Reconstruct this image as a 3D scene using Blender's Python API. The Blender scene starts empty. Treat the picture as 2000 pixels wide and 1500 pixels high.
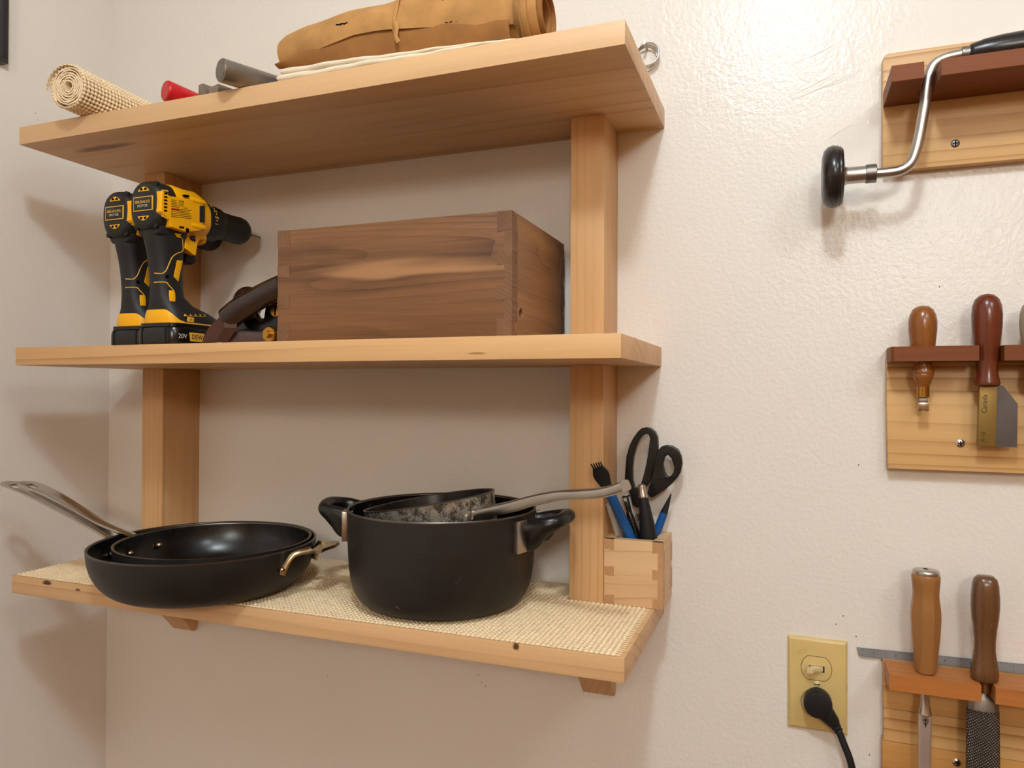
import bpy, bmesh, math, random
from mathutils import Vector, Matrix
from mathutils.geometry import tessellate_polygon
random.seed(7)
S = bpy.context.scene
C = S.collection
PI = math.pi
sin, cos, R = math.sin, math.cos, math.radians

# ------------------------------------------------------------------ camera, lights, exposure
cd = bpy.data.cameras.new('camera')
cd.sensor_width = 36.0
cd.lens = 25.5855
cd.clip_start = 0.01
co = bpy.data.objects.new('camera', cd)
C.objects.link(co)
co.matrix_world = Matrix([[0.935101, -0.000918, 0.354379, 0.154281], [0.354351, -0.01051, -0.935053, -0.971342], [0.004583, 0.999944, -0.009503, -0.058884], [0.0, 0.0, 0.0, 1.0]])
S.camera = co

wd = bpy.data.worlds.new('world')
S.world = wd
wd.use_nodes = True
wd.node_tree.nodes['Background'].inputs[0].default_value = (0.9, 0.85, 0.8, 1)
wd.node_tree.nodes['Background'].inputs[1].default_value = 0.05

def light(name, kind, loc, power, color, **kw):
    d = bpy.data.lights.new(name, kind)
    d.energy = power
    d.color = color
    for k, v in kw.items():
        setattr(d, k, v)
    o = bpy.data.objects.new(name, d)
    o.location = loc
    C.objects.link(o)
    return o
LAMP = (0.87, 1.0, 1.09)
light('ceiling_lamp', 'POINT', (0.14, -1.07, 0.89), 20, LAMP, shadow_soft_size=0.06)
light('second_ceiling_lamp', 'POINT', (1.05, -1.35, 0.90), 13, LAMP, shadow_soft_size=0.14)
light('far_fill_light', 'POINT', (0.75, -3.30, 0.88), 80, (0.95, 0.98, 0.93), shadow_soft_size=0.25)  # added fill light that evens out the brightness of the walls

vs = S.view_settings
vs.view_transform = 'Standard'
vs.look = 'None'
vs.gamma = 1.0
vs.exposure = 0.16
vs.use_curve_mapping = False

# ------------------------------------------------------------------ materials
def lin(c):
    if isinstance(c, str):
        c = tuple(int(c[i:i+2], 16) for i in (0, 2, 4))
    return tuple(((v/255)/12.92 if v <= 10.3 else ((v/255+0.055)/1.055)**2.4) for v in c) + (1.0,)

class NT:
    def __init__(s, name):
        s.m = bpy.data.materials.new(name)
        s.m.use_nodes = True
        s.t = s.m.node_tree
        s.b = s.t.nodes['Principled BSDF']
    def n(s, typ, **kw):
        o = s.t.nodes.new(typ)
        for k, v in kw.items():
            if k.startswith('_'):
                setattr(o, k[1:], v)
            else:
                key = int(k[1:]) if k[0] == 'i' and k[1:].isdigit() else k.replace('__', ' ')
                if hasattr(v, 'is_output') or isinstance(v, bpy.types.NodeSocket):
                    s.t.links.new(v, o.inputs[key])
                else:
                    o.inputs[key].default_value = v
        return o
    def l(s, a, b):
        s.t.links.new(a, b)
    def math(s, op, a, b=0.0, c=None):
        o = s.n('ShaderNodeMath', _operation=op, i0=a, i1=b)
        if c is not None: o.inputs[2].default_value = c
        return o.outputs[0]
    def mix(s, f, a, b):
        o = s.n('ShaderNodeMix', _data_type='RGBA')
        for k, v in ((0, f), (6, a), (7, b)):
            if isinstance(v, bpy.types.NodeSocket): s.l(v, o.inputs[k])
            else: o.inputs[k].default_value = v
        return o.outputs[2]
    def ramp(s, f, stops):
        o = s.n('ShaderNodeValToRGB', Fac=f)
        e = o.color_ramp.elements
        while len(e) < len(stops): e.new(0.5)
        for k, (p, c) in enumerate(stops):
            e[k].position = p
            e[k].color = c if len(c) == 4 else (c[0], c[0], c[0], 1)
        return o.outputs[0]
    def smooth(s, f, lo, hi):
        o = s.n('ShaderNodeMapRange', _interpolation_type='SMOOTHSTEP', i0=f, i1=lo, i2=hi)
        return o.outputs[0]
    def coord(s, scale=(1, 1, 1), rot=(0, 0, 0), loc=(0, 0, 0)):
        tc = s.n('ShaderNodeTexCoord')
        mp = s.n('ShaderNodeMapping', Vector=tc.outputs['Object'], Scale=scale, Rotation=rot, Location=loc)
        return mp.outputs[0]
    def noise(s, vec, scale, detail=4, rough=0.55, dist=0.0):
        return s.n('ShaderNodeTexNoise', Vector=vec, Scale=scale, Detail=detail, Roughness=rough, Distortion=dist).outputs[0]
    def bump(s, h, strength, dist=0.001):
        o = s.n('ShaderNodeBump', Height=h, Strength=strength, Distance=dist)
        s.l(o.outputs[0], s.b.inputs['Normal'])

def plain(name, col, rough=0.5, metal=0.0, spec=0.5, var=0.0, bump=0.0, bscale=300, coat=0.0, aniso=0.0):
    t = NT(name)
    b = t.b
    c = lin(col)
    b.inputs['Base Color'].default_value = c
    b.inputs['Roughness'].default_value = rough
    b.inputs['Metallic'].default_value = metal
    b.inputs['Specular IOR Level'].default_value = spec
    if coat: b.inputs['Coat Weight'].default_value = coat
    v = t.coord()
    nz = t.noise(v, bscale, 3)
    if var:
        n2 = t.noise(v, 28, 5)
        d = tuple(x*(1-var) for x in c[:3]) + (1,)
        e = tuple(min(1, x*(1+var)) for x in c[:3]) + (1,)
        t.l(t.mix(t.smooth(n2, 0.3, 0.7), d, e), b.inputs['Base Color'])
        t.l(t.n('ShaderNodeMapRange', i0=n2, i1=0.25, i2=0.75, i3=max(0.02, rough-0.08), i4=min(1, rough+0.08)).outputs[0], b.inputs['Roughness'])
    if bump:
        t.bump(nz, bump, 0.0006)
    return t.m

def wood(name, light_c, dark_c, axis, ring=30, dist=2.0, fiber=0.25, streak=0.35, rough=0.42, lines=0.35, seed=0.0, spots=(), rot=0.0, curve=0.0, big=None, spec=0.4, sharp=5.0):
    '''axis: index of the grain direction; object coordinates are stretched along it'''
    t = NT(name)
    sc = [1, 1, 1]
    sc[axis] = 0.07
    base = t.coord(scale=tuple(sc), loc=(seed, seed*1.7, seed*0.6))
    warp = t.noise(base, 7.0, 3, 0.5)
    wv = t.n('ShaderNodeVectorMath', _operation='SCALE', i0=t.n('ShaderNodeTexNoise', Vector=base, Scale=9.0, Detail=2.0).outputs[1])
    wv.inputs['Scale'].default_value = 0.03*dist
    vec = t.n('ShaderNodeVectorMath', _operation='ADD', i0=base, i1=wv.outputs[0]).outputs[0]
    cross = [1.0, 0.55, 0.85]
    cross[axis] = curve
    dirn = t.n('ShaderNodeVectorMath', _operation='DOT_PRODUCT', i0=vec, i1=tuple(cross)).outputs['Value']
    saw = t.math('FRACT', t.math('MULTIPLY', dirn, ring))
    line = t.math('POWER', saw, sharp)
    late = t.math('MULTIPLY', line, t.smooth(t.noise(base, 16, 2), 0.3, 0.7))
    fsc = [420, 420, 420]
    fsc[axis] = 9
    fib = t.noise(t.coord(scale=tuple(fsc), loc=(seed, 0, 0)), 1.0, 3, 0.6)
    broad = t.noise(base, 22.0, 4, 0.6, 0.6)
    a, d = lin(light_c), lin(dark_c)
    f = t.math('ADD', t.math('MULTIPLY', late, lines), t.math('MULTIPLY', t.smooth(broad, 0.35, 0.75), streak))
    f = t.math('ADD', f, t.math('MULTIPLY', t.math('SUBTRACT', fib, 0.5), fiber))
    f = t.n('ShaderNodeClamp', Value=f).outputs[0]
    col = t.mix(f, a, d)
    if big:
        bc, lo, hi, bs = big
        col = t.mix(t.smooth(t.noise(base, bs, 2, 0.5, 0.8), lo, hi), col, lin(bc))
    for (pos, rad, sc3, scol) in spots:
        m = t.coord(scale=sc3, loc=tuple(-p*q for p, q in zip(pos, sc3)))
        nz = t.n('ShaderNodeTexNoise', Vector=m, Scale=1.6/rad, Detail=3.0).outputs[1]
        ad = t.n('ShaderNodeVectorMath', _operation='MULTIPLY_ADD', i0=nz, i1=(rad,)*3, i2=m).outputs[0]
        sb = t.n('ShaderNodeVectorMath', _operation='SUBTRACT', i0=ad, i1=(rad*0.5,)*3).outputs[0]
        ln = t.n('ShaderNodeVectorMath', _operation='LENGTH', i0=sb).outputs['Value']
        k = t.n('ShaderNodeMapRange', _interpolation_type='SMOOTHSTEP', i0=ln, i1=rad, i2=rad*0.35).outputs[0]
        col = t.mix(k, col, lin(scol))
    t.l(col, t.b.inputs['Base Color'])
    t.l(t.n('ShaderNodeMapRange', i0=fib, i1=0.2, i2=0.8, i3=rough-0.06, i4=rough+0.1).outputs[0], t.b.inputs['Roughness'])
    t.b.inputs['Specular IOR Level'].default_value = spec
    t.bump(fib, 0.12, 0.0004)
    return t.m

def wall_mat(name, col, rough, bstr, tex=1.0):
    t = NT(name)
    v = t.coord()
    n1 = t.noise(v, 175, 3, 0.55)
    n2 = t.noise(t.coord(scale=(1, 1, 0.55), rot=(0, R(28), 0)), 70, 3, 0.6, 0.8)
    n3 = t.noise(v, 2.2, 3)
    c = lin(col)
    base = t.mix(t.smooth(n3, 0.25, 0.75), tuple(x*0.975 for x in c[:3]) + (1,), c)
    speck = t.noise(v, 26, 2, 0.5)
    base = t.mix(t.math('MULTIPLY', t.smooth(speck, 0.775, 0.80), 0.35), base, lin('5a4636'))
    t.l(base, t.b.inputs['Base Color'])
    t.b.inputs['Roughness'].default_value = rough
    t.b.inputs['Specular IOR Level'].default_value = 0.24
    h = t.math('ADD', t.math('MULTIPLY', n1, 0.7), t.math('MULTIPLY', n2, 0.6))
    t.bump(h, bstr, 0.0012*tex)
    return t.m

M = {}
M['wall'] = wall_mat('wall_paint', (233, 225, 215), 0.22, 0.75)
M['wall_tan'] = wall_mat('tan_bounce_wall', (172, 128, 82), 0.5, 0.3)  # for the unseen walls; tan chosen to warm the bounced light
M['ceil'] = wall_mat('ceiling_paint', (228, 222, 214), 0.7, 0.1)
M['maple_x'] = wood('maple_along_shelf', (220, 178, 130), (176, 128, 80), 0, ring=46, dist=2.2, fiber=0.32, streak=0.3, lines=0.8, seed=0.3,
    spots=[((-0.7695, -0.1994, 0.2905), 0.0055, (0.07, 0.5, 1.0), '8a6244')])
M['maple_low'] = wood('maple_lower_shelf', (220, 178, 130), (178, 130, 82), 0, ring=55, dist=2.2, fiber=0.32, streak=0.3, lines=0.8, seed=1.3,
    spots=[((-0.1131, -0.2502, -0.3277), 0.0046, (0.9, 0.6, 0.8), '5a3420'), ((-0.8100, -0.2502, -0.3288), 0.0045, (0.35, 0.6, 1.0), '4a2618'), ((-0.7508, -0.2502, -0.3328), 0.003, (0.45, 0.6, 1.2), '6a4228')])
M['maple_mid'] = wood('maple_middle_shelf', (222, 176, 122), (178, 126, 76), 0, ring=60, dist=2.0, fiber=0.32, streak=0.3, lines=0.85, seed=2.1,
    spots=[((-0.1594, -0.2502, -0.0184), 0.0018, (0.12, 0.6, 1.0), 'a87c4a')])
M['maple_z'] = wood('maple_along_post', (219, 174, 122), (166, 114, 66), 2, ring=95, dist=0.8, fiber=0.22, streak=0.3, lines=0.55, seed=0.9)
M['maple_end'] = wood('maple_end_grain', (214, 168, 122), (180, 132, 90), 1, ring=60, dist=5, fiber=0.1, streak=0.2, lines=0.3, seed=0.2)
M['birch'] = wood('pale_box_maple', (224, 184, 138), (140, 96, 60), 0, ring=42, dist=9.0, fiber=0.1, streak=0.12, lines=1.0, sharp=14.0, seed=4.4)
M['birch_end'] = wood('pale_box_end_grain', (196, 150, 106), (150, 102, 66), 1, ring=150, dist=2, fiber=0.2, streak=0.3, lines=0.4, seed=4.9)
M['walnut'] = wood('walnut_along_box', (134, 92, 58), (74, 45, 26), 0, ring=70, dist=7.0, fiber=0.55, streak=0.75, lines=0.5, seed=6.1, rough=0.45, big=((168, 122, 82), 0.60, 0.74, 22), curve=0.9)
M['walnut_y'] = wood('walnut_box_end', (150, 108, 72), (84, 55, 36), 1, ring=70, dist=4.0, fiber=0.5, streak=0.65, lines=0.5, seed=7.7, rough=0.45, big=((192, 146, 92), 0.56, 0.74, 9), curve=0.9)
M['walnut_end'] = wood('walnut_end_grain', (128, 90, 62), (78, 50, 34), 1, ring=170, dist=3, fiber=0.2, streak=0.4, lines=0.5, seed=8.2, rough=0.55)
M['pine'] = wood('pine_board', (218, 174, 116), (170, 116, 58), 0, ring=75, dist=1.8, fiber=0.2, streak=0.3, lines=1.0, seed=9.1)
M['pine2'] = wood('pine_plank', (216, 168, 106), (164, 108, 52), 0, ring=65, dist=1.8, fiber=0.2, streak=0.42, lines=0.8, seed=11.3)
M['pine3'] = wood('pine_dark_plank', (206, 152, 86), (154, 98, 44), 0, ring=55, dist=1.8, fiber=0.16, streak=0.42, lines=0.5, seed=12.6)
M['cherry'] = wood('cherry_rail', (126, 68, 30), (84, 42, 18), 0, ring=120, dist=1.0, fiber=0.4, streak=0.35, lines=0.35, seed=13.4, rough=0.5, spec=0.25)
M['cherry_lt'] = wood('light_cherry_rail', (182, 114, 56), (132, 74, 34), 0, ring=120, dist=1.0, fiber=0.4, streak=0.35, lines=0.35, seed=14.4, rough=0.45, spec=0.3)
M['handle_honey'] = wood('honey_varnished_wood', (140, 82, 32), (100, 52, 18), 2, ring=120, dist=1.0, fiber=0.2, streak=0.35, lines=0.3, rough=0.22, spec=0.6)
M['handle_red'] = wood('red_brown_varnished_wood', (106, 46, 24), (70, 26, 14), 2, ring=120, dist=1.0, fiber=0.3, streak=0.3, lines=0.2, rough=0.22, spec=0.6, seed=3)
M['handle_beech'] = wood('plain_hardwood_handle', (158, 108, 60), (114, 70, 36), 2, ring=75, dist=2.5, fiber=0.15, streak=0.3, lines=0.5, rough=0.3, spec=0.5, seed=5)
M['handle_dark'] = wood('dark_brown_hardwood', (106, 70, 42), (60, 36, 20), 2, ring=75, dist=2.5, fiber=0.15, streak=0.4, lines=0.5, rough=0.22, spec=0.6, seed=6)
M['handle_grey'] = wood('weathered_grey_wood', (168, 146, 126), (132, 110, 92), 2, ring=75, dist=1.5, fiber=0.2, streak=0.3, lines=0.3, rough=0.5, seed=8)
M['rosewood'] = plain('polished_rosewood', (40, 19, 14), 0.2, var=0.2, spec=0.6)
M['rosewood_end'] = wood('rosewood_end_grain', (78, 44, 33), (52, 27, 20), 1, ring=90, dist=1.5, fiber=0.2, streak=0.4, lines=0.3, rough=0.5, seed=17)
M['floor'] = wood('floor_boards', (112, 76, 48), (76, 48, 28), 0, ring=12, dist=2, seed=20)

M['suede'] = plain('tan_suede', (184, 136, 82), 0.95, var=0.14, bump=0.5, bscale=900, spec=0.15)
M['suede_dk'] = plain('tan_suede_shaded', (154, 106, 60), 0.95, var=0.12, bump=0.5, bscale=900, spec=0.15)  # darker copy of the suede, with shade put into its colour
M['canvas'] = plain('cream_canvas', (234, 218, 192), 0.9, var=0.04, bump=0.5, bscale=1500, spec=0.2)
M['liner'] = plain('cream_foam_liner', (242, 217, 178), 0.75, var=0.03, bump=0.15, bscale=1200, spec=0.3)
M['steel'] = plain('polished_steel', (200, 196, 190), 0.2, 1.0, var=0.06)
M['steel_br'] = plain('brushed_steel', (188, 182, 174), 0.34, 1.0, var=0.08, bump=0.05)
M['steel_dk'] = plain('dull_grey_steel', (134, 128, 122), 0.42, 1.0, var=0.12)
M['steel_bar'] = plain('turned_steel_bar', (150, 143, 134), 0.36, 0.85, var=0.1)
M['rivet'] = plain('warm_steel_rivet', (186, 166, 134), 0.25, 1.0, var=0.1)
M['helper'] = plain('warm_cast_steel', (190, 172, 138), 0.3, 1.0, var=0.12)
M['brass'] = plain('polished_brass', (178, 134, 66), 0.26, 1.0, var=0.12)
M['brass_dark'] = plain('brass_dark_reflection', (136, 108, 52), 0.45, 0.55, var=0.08)  # brass darkened in its colour to stand for a dark reflection
M['anod'] = plain('black_hard_anodised_metal', (44, 40, 37), 0.46, 0.35, var=0.1, bump=0.04, spec=0.45)
M['anod_in'] = plain('black_nonstick_coating', (14, 13, 13), 0.27, 0.0, var=0.06, spec=0.5)
M['rim'] = plain('worn_grey_rim', (104, 98, 92), 0.35, 0.9, var=0.1)
M['bakelite'] = plain('black_moulded_plastic', (20, 19, 19), 0.3, 0.0, var=0.05, spec=0.5)
M['rubber'] = plain('black_rubber_overmould', (32, 31, 30), 0.5, 0.0, bump=0.15, bscale=1500, spec=0.4)
M['black_gloss'] = plain('glossy_black_plastic', (18, 17, 16), 0.22, 0.0, spec=0.5)
M['black_mt'] = plain('black_matte_plastic', (20, 20, 20), 0.55, 0.0, spec=0.4)
M['black_paint'] = plain('black_painted_wood', (34, 28, 26), 0.28, 0.0, var=0.12, spec=0.5)
M['yellow'] = plain('yellow_plastic', (250, 180, 4), 0.4, 0.0, spec=0.4)
M['yellow_ln'] = plain('yellow_piping', (226, 172, 60), 0.45, 0.0)
M['red'] = plain('red_plastic', (196, 16, 30), 0.35, 0.0, spec=0.5)
M['red_print'] = plain('red_print', (170, 40, 20), 0.5)
M['grey_print'] = plain('pale_grey_print', (198, 190, 178), 0.5)
M['dark_print'] = plain('dark_print', (42, 30, 14), 0.6)
M['speck'] = plain('grey_brown_speck', (120, 104, 88), 0.8)
M['hole'] = plain('dark_opening', (8, 7, 6), 0.9, spec=0.1)
M['blue'] = plain('blue_plastic', (16, 84, 152), 0.35, 0.0, spec=0.5)
M['white_pl'] = plain('translucent_white_plastic', (206, 206, 206), 0.35, 0.0, spec=0.5)
M['ivory'] = plain('aged_ivory_plastic', (214, 186, 122), 0.3, 0.0, var=0.04, spec=0.5)
M['ivory_lt'] = plain('pale_ivory_plastic', (214, 194, 148), 0.35, 0.0, spec=0.5)
M['tan_led'] = plain('grey_tan_nose', (120, 104, 86), 0.4, 0.6)
M['frame'] = plain('black_lacquered_wood', (14, 12, 11), 0.25, spec=0.5)
M['steel_lt'] = plain('bright_ground_steel', (196, 184, 174), 0.36, 0.7, var=0.06)
M['saw_steel'] = plain('saw_steel_dark_reflection', (92, 88, 86), 0.35, 0.6, var=0.1)  # blade colour darkened to carry the dark reflection on it
M['strip'] = plain('tan_grey_ground_steel', (150, 134, 116), 0.45, 0.7, var=0.15)
M['ruler'] = plain('grey_satin_steel', (150, 152, 156), 0.4, 0.35, var=0.08)
M['paper'] = plain('white_mat_board', (240, 232, 222), 0.6)

def stained():
    t = NT('stained_aluminium')
    v = t.coord(scale=(1, 1, 1.0))
    a = t.noise(v, 85, 7, 0.72, 0.3)
    b = t.noise(v, 420, 4, 0.6)
    f = t.math('ADD', t.math('MULTIPLY', a, 0.75), t.math('MULTIPLY', b, 0.3))
    f = t.smooth(f, 0.44, 0.62)
    t.l(t.mix(f, lin((70, 62, 50)), lin((196, 190, 178))), t.b.inputs['Base Color'])
    t.l(t.n('ShaderNodeMapRange', i0=f, i3=0.6, i4=0.3).outputs[0], t.b.inputs['Roughness'])
    t.b.inputs['Metallic'].default_value = 0.75
    return t.m
M['stained'] = stained()

def rasp_mat():
    t = NT('stitched_rasp_steel')
    hs = []
    for ang in (38, -52):
        v = t.coord(rot=(0, R(ang), 0))
        w = t.n('ShaderNodeTexWave', Vector=v, Scale=130.0, Distortion=0.4)
        hs.append(w.outputs[1])
    h = t.math('MULTIPLY', hs[0], hs[1])
    t.l(t.mix(t.smooth(h, 0.25, 0.6), lin((84, 76, 72)), lin((150, 142, 136))), t.b.inputs['Base Color'])
    t.b.inputs['Metallic'].default_value = 0.8
    t.b.inputs['Roughness'].default_value = 0.42
    t.bump(h, 0.9, 0.0012)
    return t.m
M['rasp'] = rasp_mat()

# ------------------------------------------------------------------ geometry helpers
WL = {}            # world translation of every parent built without rotation

class G:
    def __init__(s):
        s.v, s.f = [], []
    def add(s, vs, fs):
        o = len(s.v)
        s.v += [tuple(v) for v in vs]
        s.f += [tuple(i+o for i in f) for f in fs]
        return s
    def box(s, a, b):
        x0, y0, z0 = a; x1, y1, z1 = b
        return s.add([(x0,y0,z0),(x1,y0,z0),(x1,y1,z0),(x0,y1,z0),(x0,y0,z1),(x1,y0,z1),(x1,y1,z1),(x0,y1,z1)],
                     [(0,3,2,1),(4,5,6,7),(0,1,5,4),(1,2,6,5),(2,3,7,6),(3,0,4,7)])
    def prism(s, poly, ax, lo, hi, holes=()):
        '''polygon in the two axes other than ax (in x,y,z order), extruded along ax'''
        def p3(q, h):
            l = list(q); l.insert(ax, h); return tuple(l)
        loops = [list(poly)] + [list(h) for h in holes]
        flat = [q for l in loops for q in l]
        n = len(flat)
        vs = [p3(q, lo) for q in flat] + [p3(q, hi) for q in flat]
        fs = []
        if holes:
            tri = tessellate_polygon([[Vector((q[0], q[1], 0)) for q in l] for l in loops])
            for t in tri:
                fs.append(tuple(t)); fs.append(tuple(i+n for i in reversed(t)))
        else:
            fs.append(tuple(range(n))); fs.append(tuple(range(2*n-1, n-1, -1)))
        o = 0
        for l in loops:
            m = len(l)
            for i in range(m):
                j = (i+1) % m
                fs.append((o+i, o+j, o+j+n, o+i+n))
            o += m
        return s.add(vs, fs)
    def loft(s, rings, caps=True, closed=True):
        n = len(rings[0])
        vs = [p for r in rings for p in r]
        fs = []
        for k in range(len(rings)-1):
            for i in range(n if closed else n-1):
                j = (i+1) % n
                fs.append((k*n+i, k*n+j, (k+1)*n+j, (k+1)*n+i))
        if caps:
            fs.append(tuple(range(n)))
            fs.append(tuple(range((len(rings)-1)*n, len(rings)*n)))
        return s.add(vs, fs)
    def lathe(s, prof, org=(0,0,0), axis='z', n=32, caps=True):
        rings = []
        for r, h in prof:
            ring = []
            for i in range(n):
                a = 2*PI*i/n
                c, d = r*cos(a), r*sin(a)
                q = {'z': (c, d, h), 'y': (c, h, d), 'x': (h, c, d)}[axis]
                ring.append((q[0]+org[0], q[1]+org[1], q[2]+org[2]))
            rings.append(ring)
        return s.loft(rings, caps)
    def tube(s, pts, r, n=10, sec=None, caps=True, up=None):
        '''sweep: r a number or list; sec = list of (a,b) half sizes (side, up) instead of r'''
        P = [Vector(p) for p in pts]
        k = len(P)
        T = []
        for i in range(k):
            d = P[min(i+1, k-1)] - P[max(i-1, 0)]
            T.append(d.normalized())
        u = Vector(up) if up else (Vector((0, 0, 1)) if abs(T[0].z) < 0.9 else Vector((0, 1, 0)))
        rings = []
        for i in range(k):
            if up: u = Vector(up)
            side = T[i].cross(u).normalized()
            u = side.cross(T[i]).normalized()
            if sec: a, b = sec[i]
            else:
                a = b = r[i] if isinstance(r, (list, tuple)) else r
            rings.append([tuple(P[i] + side*(a*cos(2*PI*j/n)) + u*(b*sin(2*PI*j/n))) for j in range(n)])
        return s.loft(rings, caps)
    def ball(s, c, r, n=12, m=8):
        rx, ry, rz = r if isinstance(r, (tuple, list)) else (r, r, r)
        rings = []
        for k in range(m+1):
            t = -PI/2 + PI*k/m
            cr = max(cos(t), 0.02)
            rings.append([(c[0]+rx*cr*cos(2*PI*i/n), c[1]+ry*cr*sin(2*PI*i/n), c[2]+rz*sin(t)) for i in range(n)])
        return s.loft(rings)

def selip(a, b, n, k=28):
    '''superellipse outline'''
    out = []
    for i in range(k):
        t = 2*PI*i/k
        c, d = cos(t), sin(t)
        out.append((a*math.copysign(abs(c)**(2/n), c), b*math.copysign(abs(d)**(2/n), d)))
    return out

def smooth_path(pts, k=8):
    '''Catmull-Rom through the points'''
    P = [Vector(p) for p in pts]
    P = [P[0]*2-P[1]] + P + [P[-1]*2-P[-2]]
    out = []
    for i in range(1, len(P)-2):
        for j in range(k):
            t = j/k
            a, b, c, d = P[i-1], P[i], P[i+1], P[i+2]
            out.append(0.5*((2*b)+(c-a)*t+(2*a-5*b+4*c-d)*t*t+(3*b-a-3*c+d)*t**3))
    out.append(P[-2])
    return out

def lerp(x, tab):
    if x <= tab[0][0]: return tab[0][1]
    for (a, p), (b, q) in zip(tab, tab[1:]):
        if x <= b: return p+(q-p)*(x-a)/(b-a)
    return tab[-1][1]

def build(name, g, mat, parent=None, loc=None, local=False, smooth=35, bev=0.0, seg=2, kind=None, label=None, mods=(), bang=40):
    me = bpy.data.meshes.new(name)
    org = Vector((0, 0, 0))
    if not local:
        if parent is not None: org = WL.get(parent.name, Vector((0, 0, 0)))
        elif loc is not None: org = Vector(loc)
    bm = bmesh.new()
    vs = [bm.verts.new(Vector(v)-org) for v in g.v]
    for f in g.f:
        try: bm.faces.new([vs[i] for i in f])
        except ValueError: pass
    bmesh.ops.remove_doubles(bm, verts=bm.verts, dist=1e-6)
    bmesh.ops.recalc_face_normals(bm, faces=bm.faces)
    if bev:
        ed = [e for e in bm.edges if len(e.link_faces) == 2 and e.calc_face_angle(0) > R(bang)]
        bmesh.ops.bevel(bm, geom=ed, offset=bev, segments=seg, affect='EDGES', profile=0.6, clamp_overlap=True)
    bm.to_mesh(me)
    bm.free()
    me.materials.append(mat)
    if smooth:
        for p in me.polygons: p.use_smooth = True
        me.set_sharp_from_angle(angle=R(smooth))
    o = bpy.data.objects.new(name, me)
    C.objects.link(o)
    if parent is not None:
        o.parent = parent
        WL[o.name] = WL.get(parent.name, Vector((0, 0, 0)))
    elif loc is not None:
        o.location = loc
        WL[o.name] = Vector(loc)
    if kind: o['kind'] = kind
    if label: o['label'] = label
    for typ, kw in mods:
        m = o.modifiers.new(typ.lower(), typ)
        for k, v in kw.items(): setattr(m, k, v)
    return o

def tag(o, label, cat, group=None):
    o['label'] = label
    o['category'] = cat
    if group: o['group'] = group
    return o

def thing(name, label, cat, loc, group=None, rot=None):
    o = bpy.data.objects.new(name, None)
    C.objects.link(o)
    o.location = loc
    o.empty_display_size = 0.02
    if rot is not None: o.rotation_euler = rot
    WL[o.name] = Vector(loc)
    return tag(o, label, cat, group)

def text(name, s, size, mat, parent, org, xdir, ydir, depth=0.00025, align='CENTER', sx=1.0, label=None, space=1.0):
    '''lettering as thin real relief; org, xdir, ydir in the parent's own coordinates'''
    cu = bpy.data.curves.new(name, 'FONT')
    cu.body = s
    cu.size = size
    cu.align_x = align
    cu.align_y = 'CENTER'
    cu.extrude = depth/2
    cu.resolution_u = 3
    cu.space_character = space
    tmp = bpy.data.objects.new(name+'_tmp', cu)
    C.objects.link(tmp)
    bpy.context.view_layer.update()
    me = bpy.data.meshes.new_from_object(tmp.evaluated_get(bpy.context.evaluated_depsgraph_get()))
    bpy.data.objects.remove(tmp)
    bpy.data.curves.remove(cu)
    X, Y = Vector(xdir).normalized(), Vector(ydir).normalized()
    Z = X.cross(Y)
    m = Matrix((X*sx, Y, Z)).transposed().to_4x4()
    m.translation = Vector(org)
    me.transform(m)
    me.name = name
    me.materials.clear()
    me.materials.append(mat)
    o = bpy.data.objects.new(name, me)
    C.objects.link(o)
    o.parent = parent
    if label: o['label'] = label
    return o

def struct(name, g, mat, loc=(0, 0, 0), **kw):
    o = build(name, g, mat, loc=loc, **kw)
    o['kind'] = 'structure'
    return o

# ------------------------------------------------------------------ setting
XW, XR, YF, ZF, ZC = -0.9916, 1.75, -4.2, -1.45, 1.0
wall_b = struct('wall_back', G().box((XW-0.1, 0, ZF), (XR+0.1, 0.1, ZC)), M['wall'], smooth=0)
wall_l = struct('wall_left', G().box((XW-0.1, YF-0.1, ZF), (XW, 0, ZC)), M['wall'], smooth=0)
struct('wall_right', G().box((XR, YF-0.1, ZF), (XR+0.1, 0, ZC)), M['wall_tan'], smooth=0)
struct('wall_front', G().box((XW, YF-0.1, ZF), (XR, YF, ZC)), M['wall_tan'], smooth=0)
struct('floor', G().box((XW-0.1, YF-0.1, ZF-0.1), (XR+0.1, 0.1, ZF)), M['floor'], smooth=0)
struct('ceiling', G().box((XW-0.1, YF-0.1, ZC), (XR+0.1, 0.1, ZC+0.1)), M['ceil'], smooth=0)
for pts in ([(0.1535, 0.0000, 0.3042), (0.1756, 0.0000, 0.3114), (0.2076, 0.0000, 0.3221), (0.2377, 0.0000, 0.3320)], [(0.1583, 0.0000, 0.3119), (0.1844, 0.0000, 0.3223), (0.2087, -0.0000, 0.3326)], [(0.1844, 0.0000, 0.3140), (0.2133, 0.0000, 0.3212), (0.2315, 0.0000, 0.3279)], [(0.2213, 0.0000, 0.3878), (0.2247, 0.0000, 0.3634), (0.2293, 0.0000, 0.3370)], [(0.1577, 0.0000, 0.3513), (0.1902, 0.0000, 0.3608), (0.2202, 0.0000, 0.3742)], [(0.1972, 0.0000, 0.2502), (0.2105, 0.0000, 0.2587), (0.2270, 0.0000, 0.2673)]):
    P_ = smooth_path(pts, 6)
    build('trowel_mark', G().tube(P_, [0.00045*(0.4+0.6*sin(PI*min(0.95, max(0.05, i/(len(P_)-1))))) for i in range(len(P_))], n=6), M['wall'], wall_b)
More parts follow.
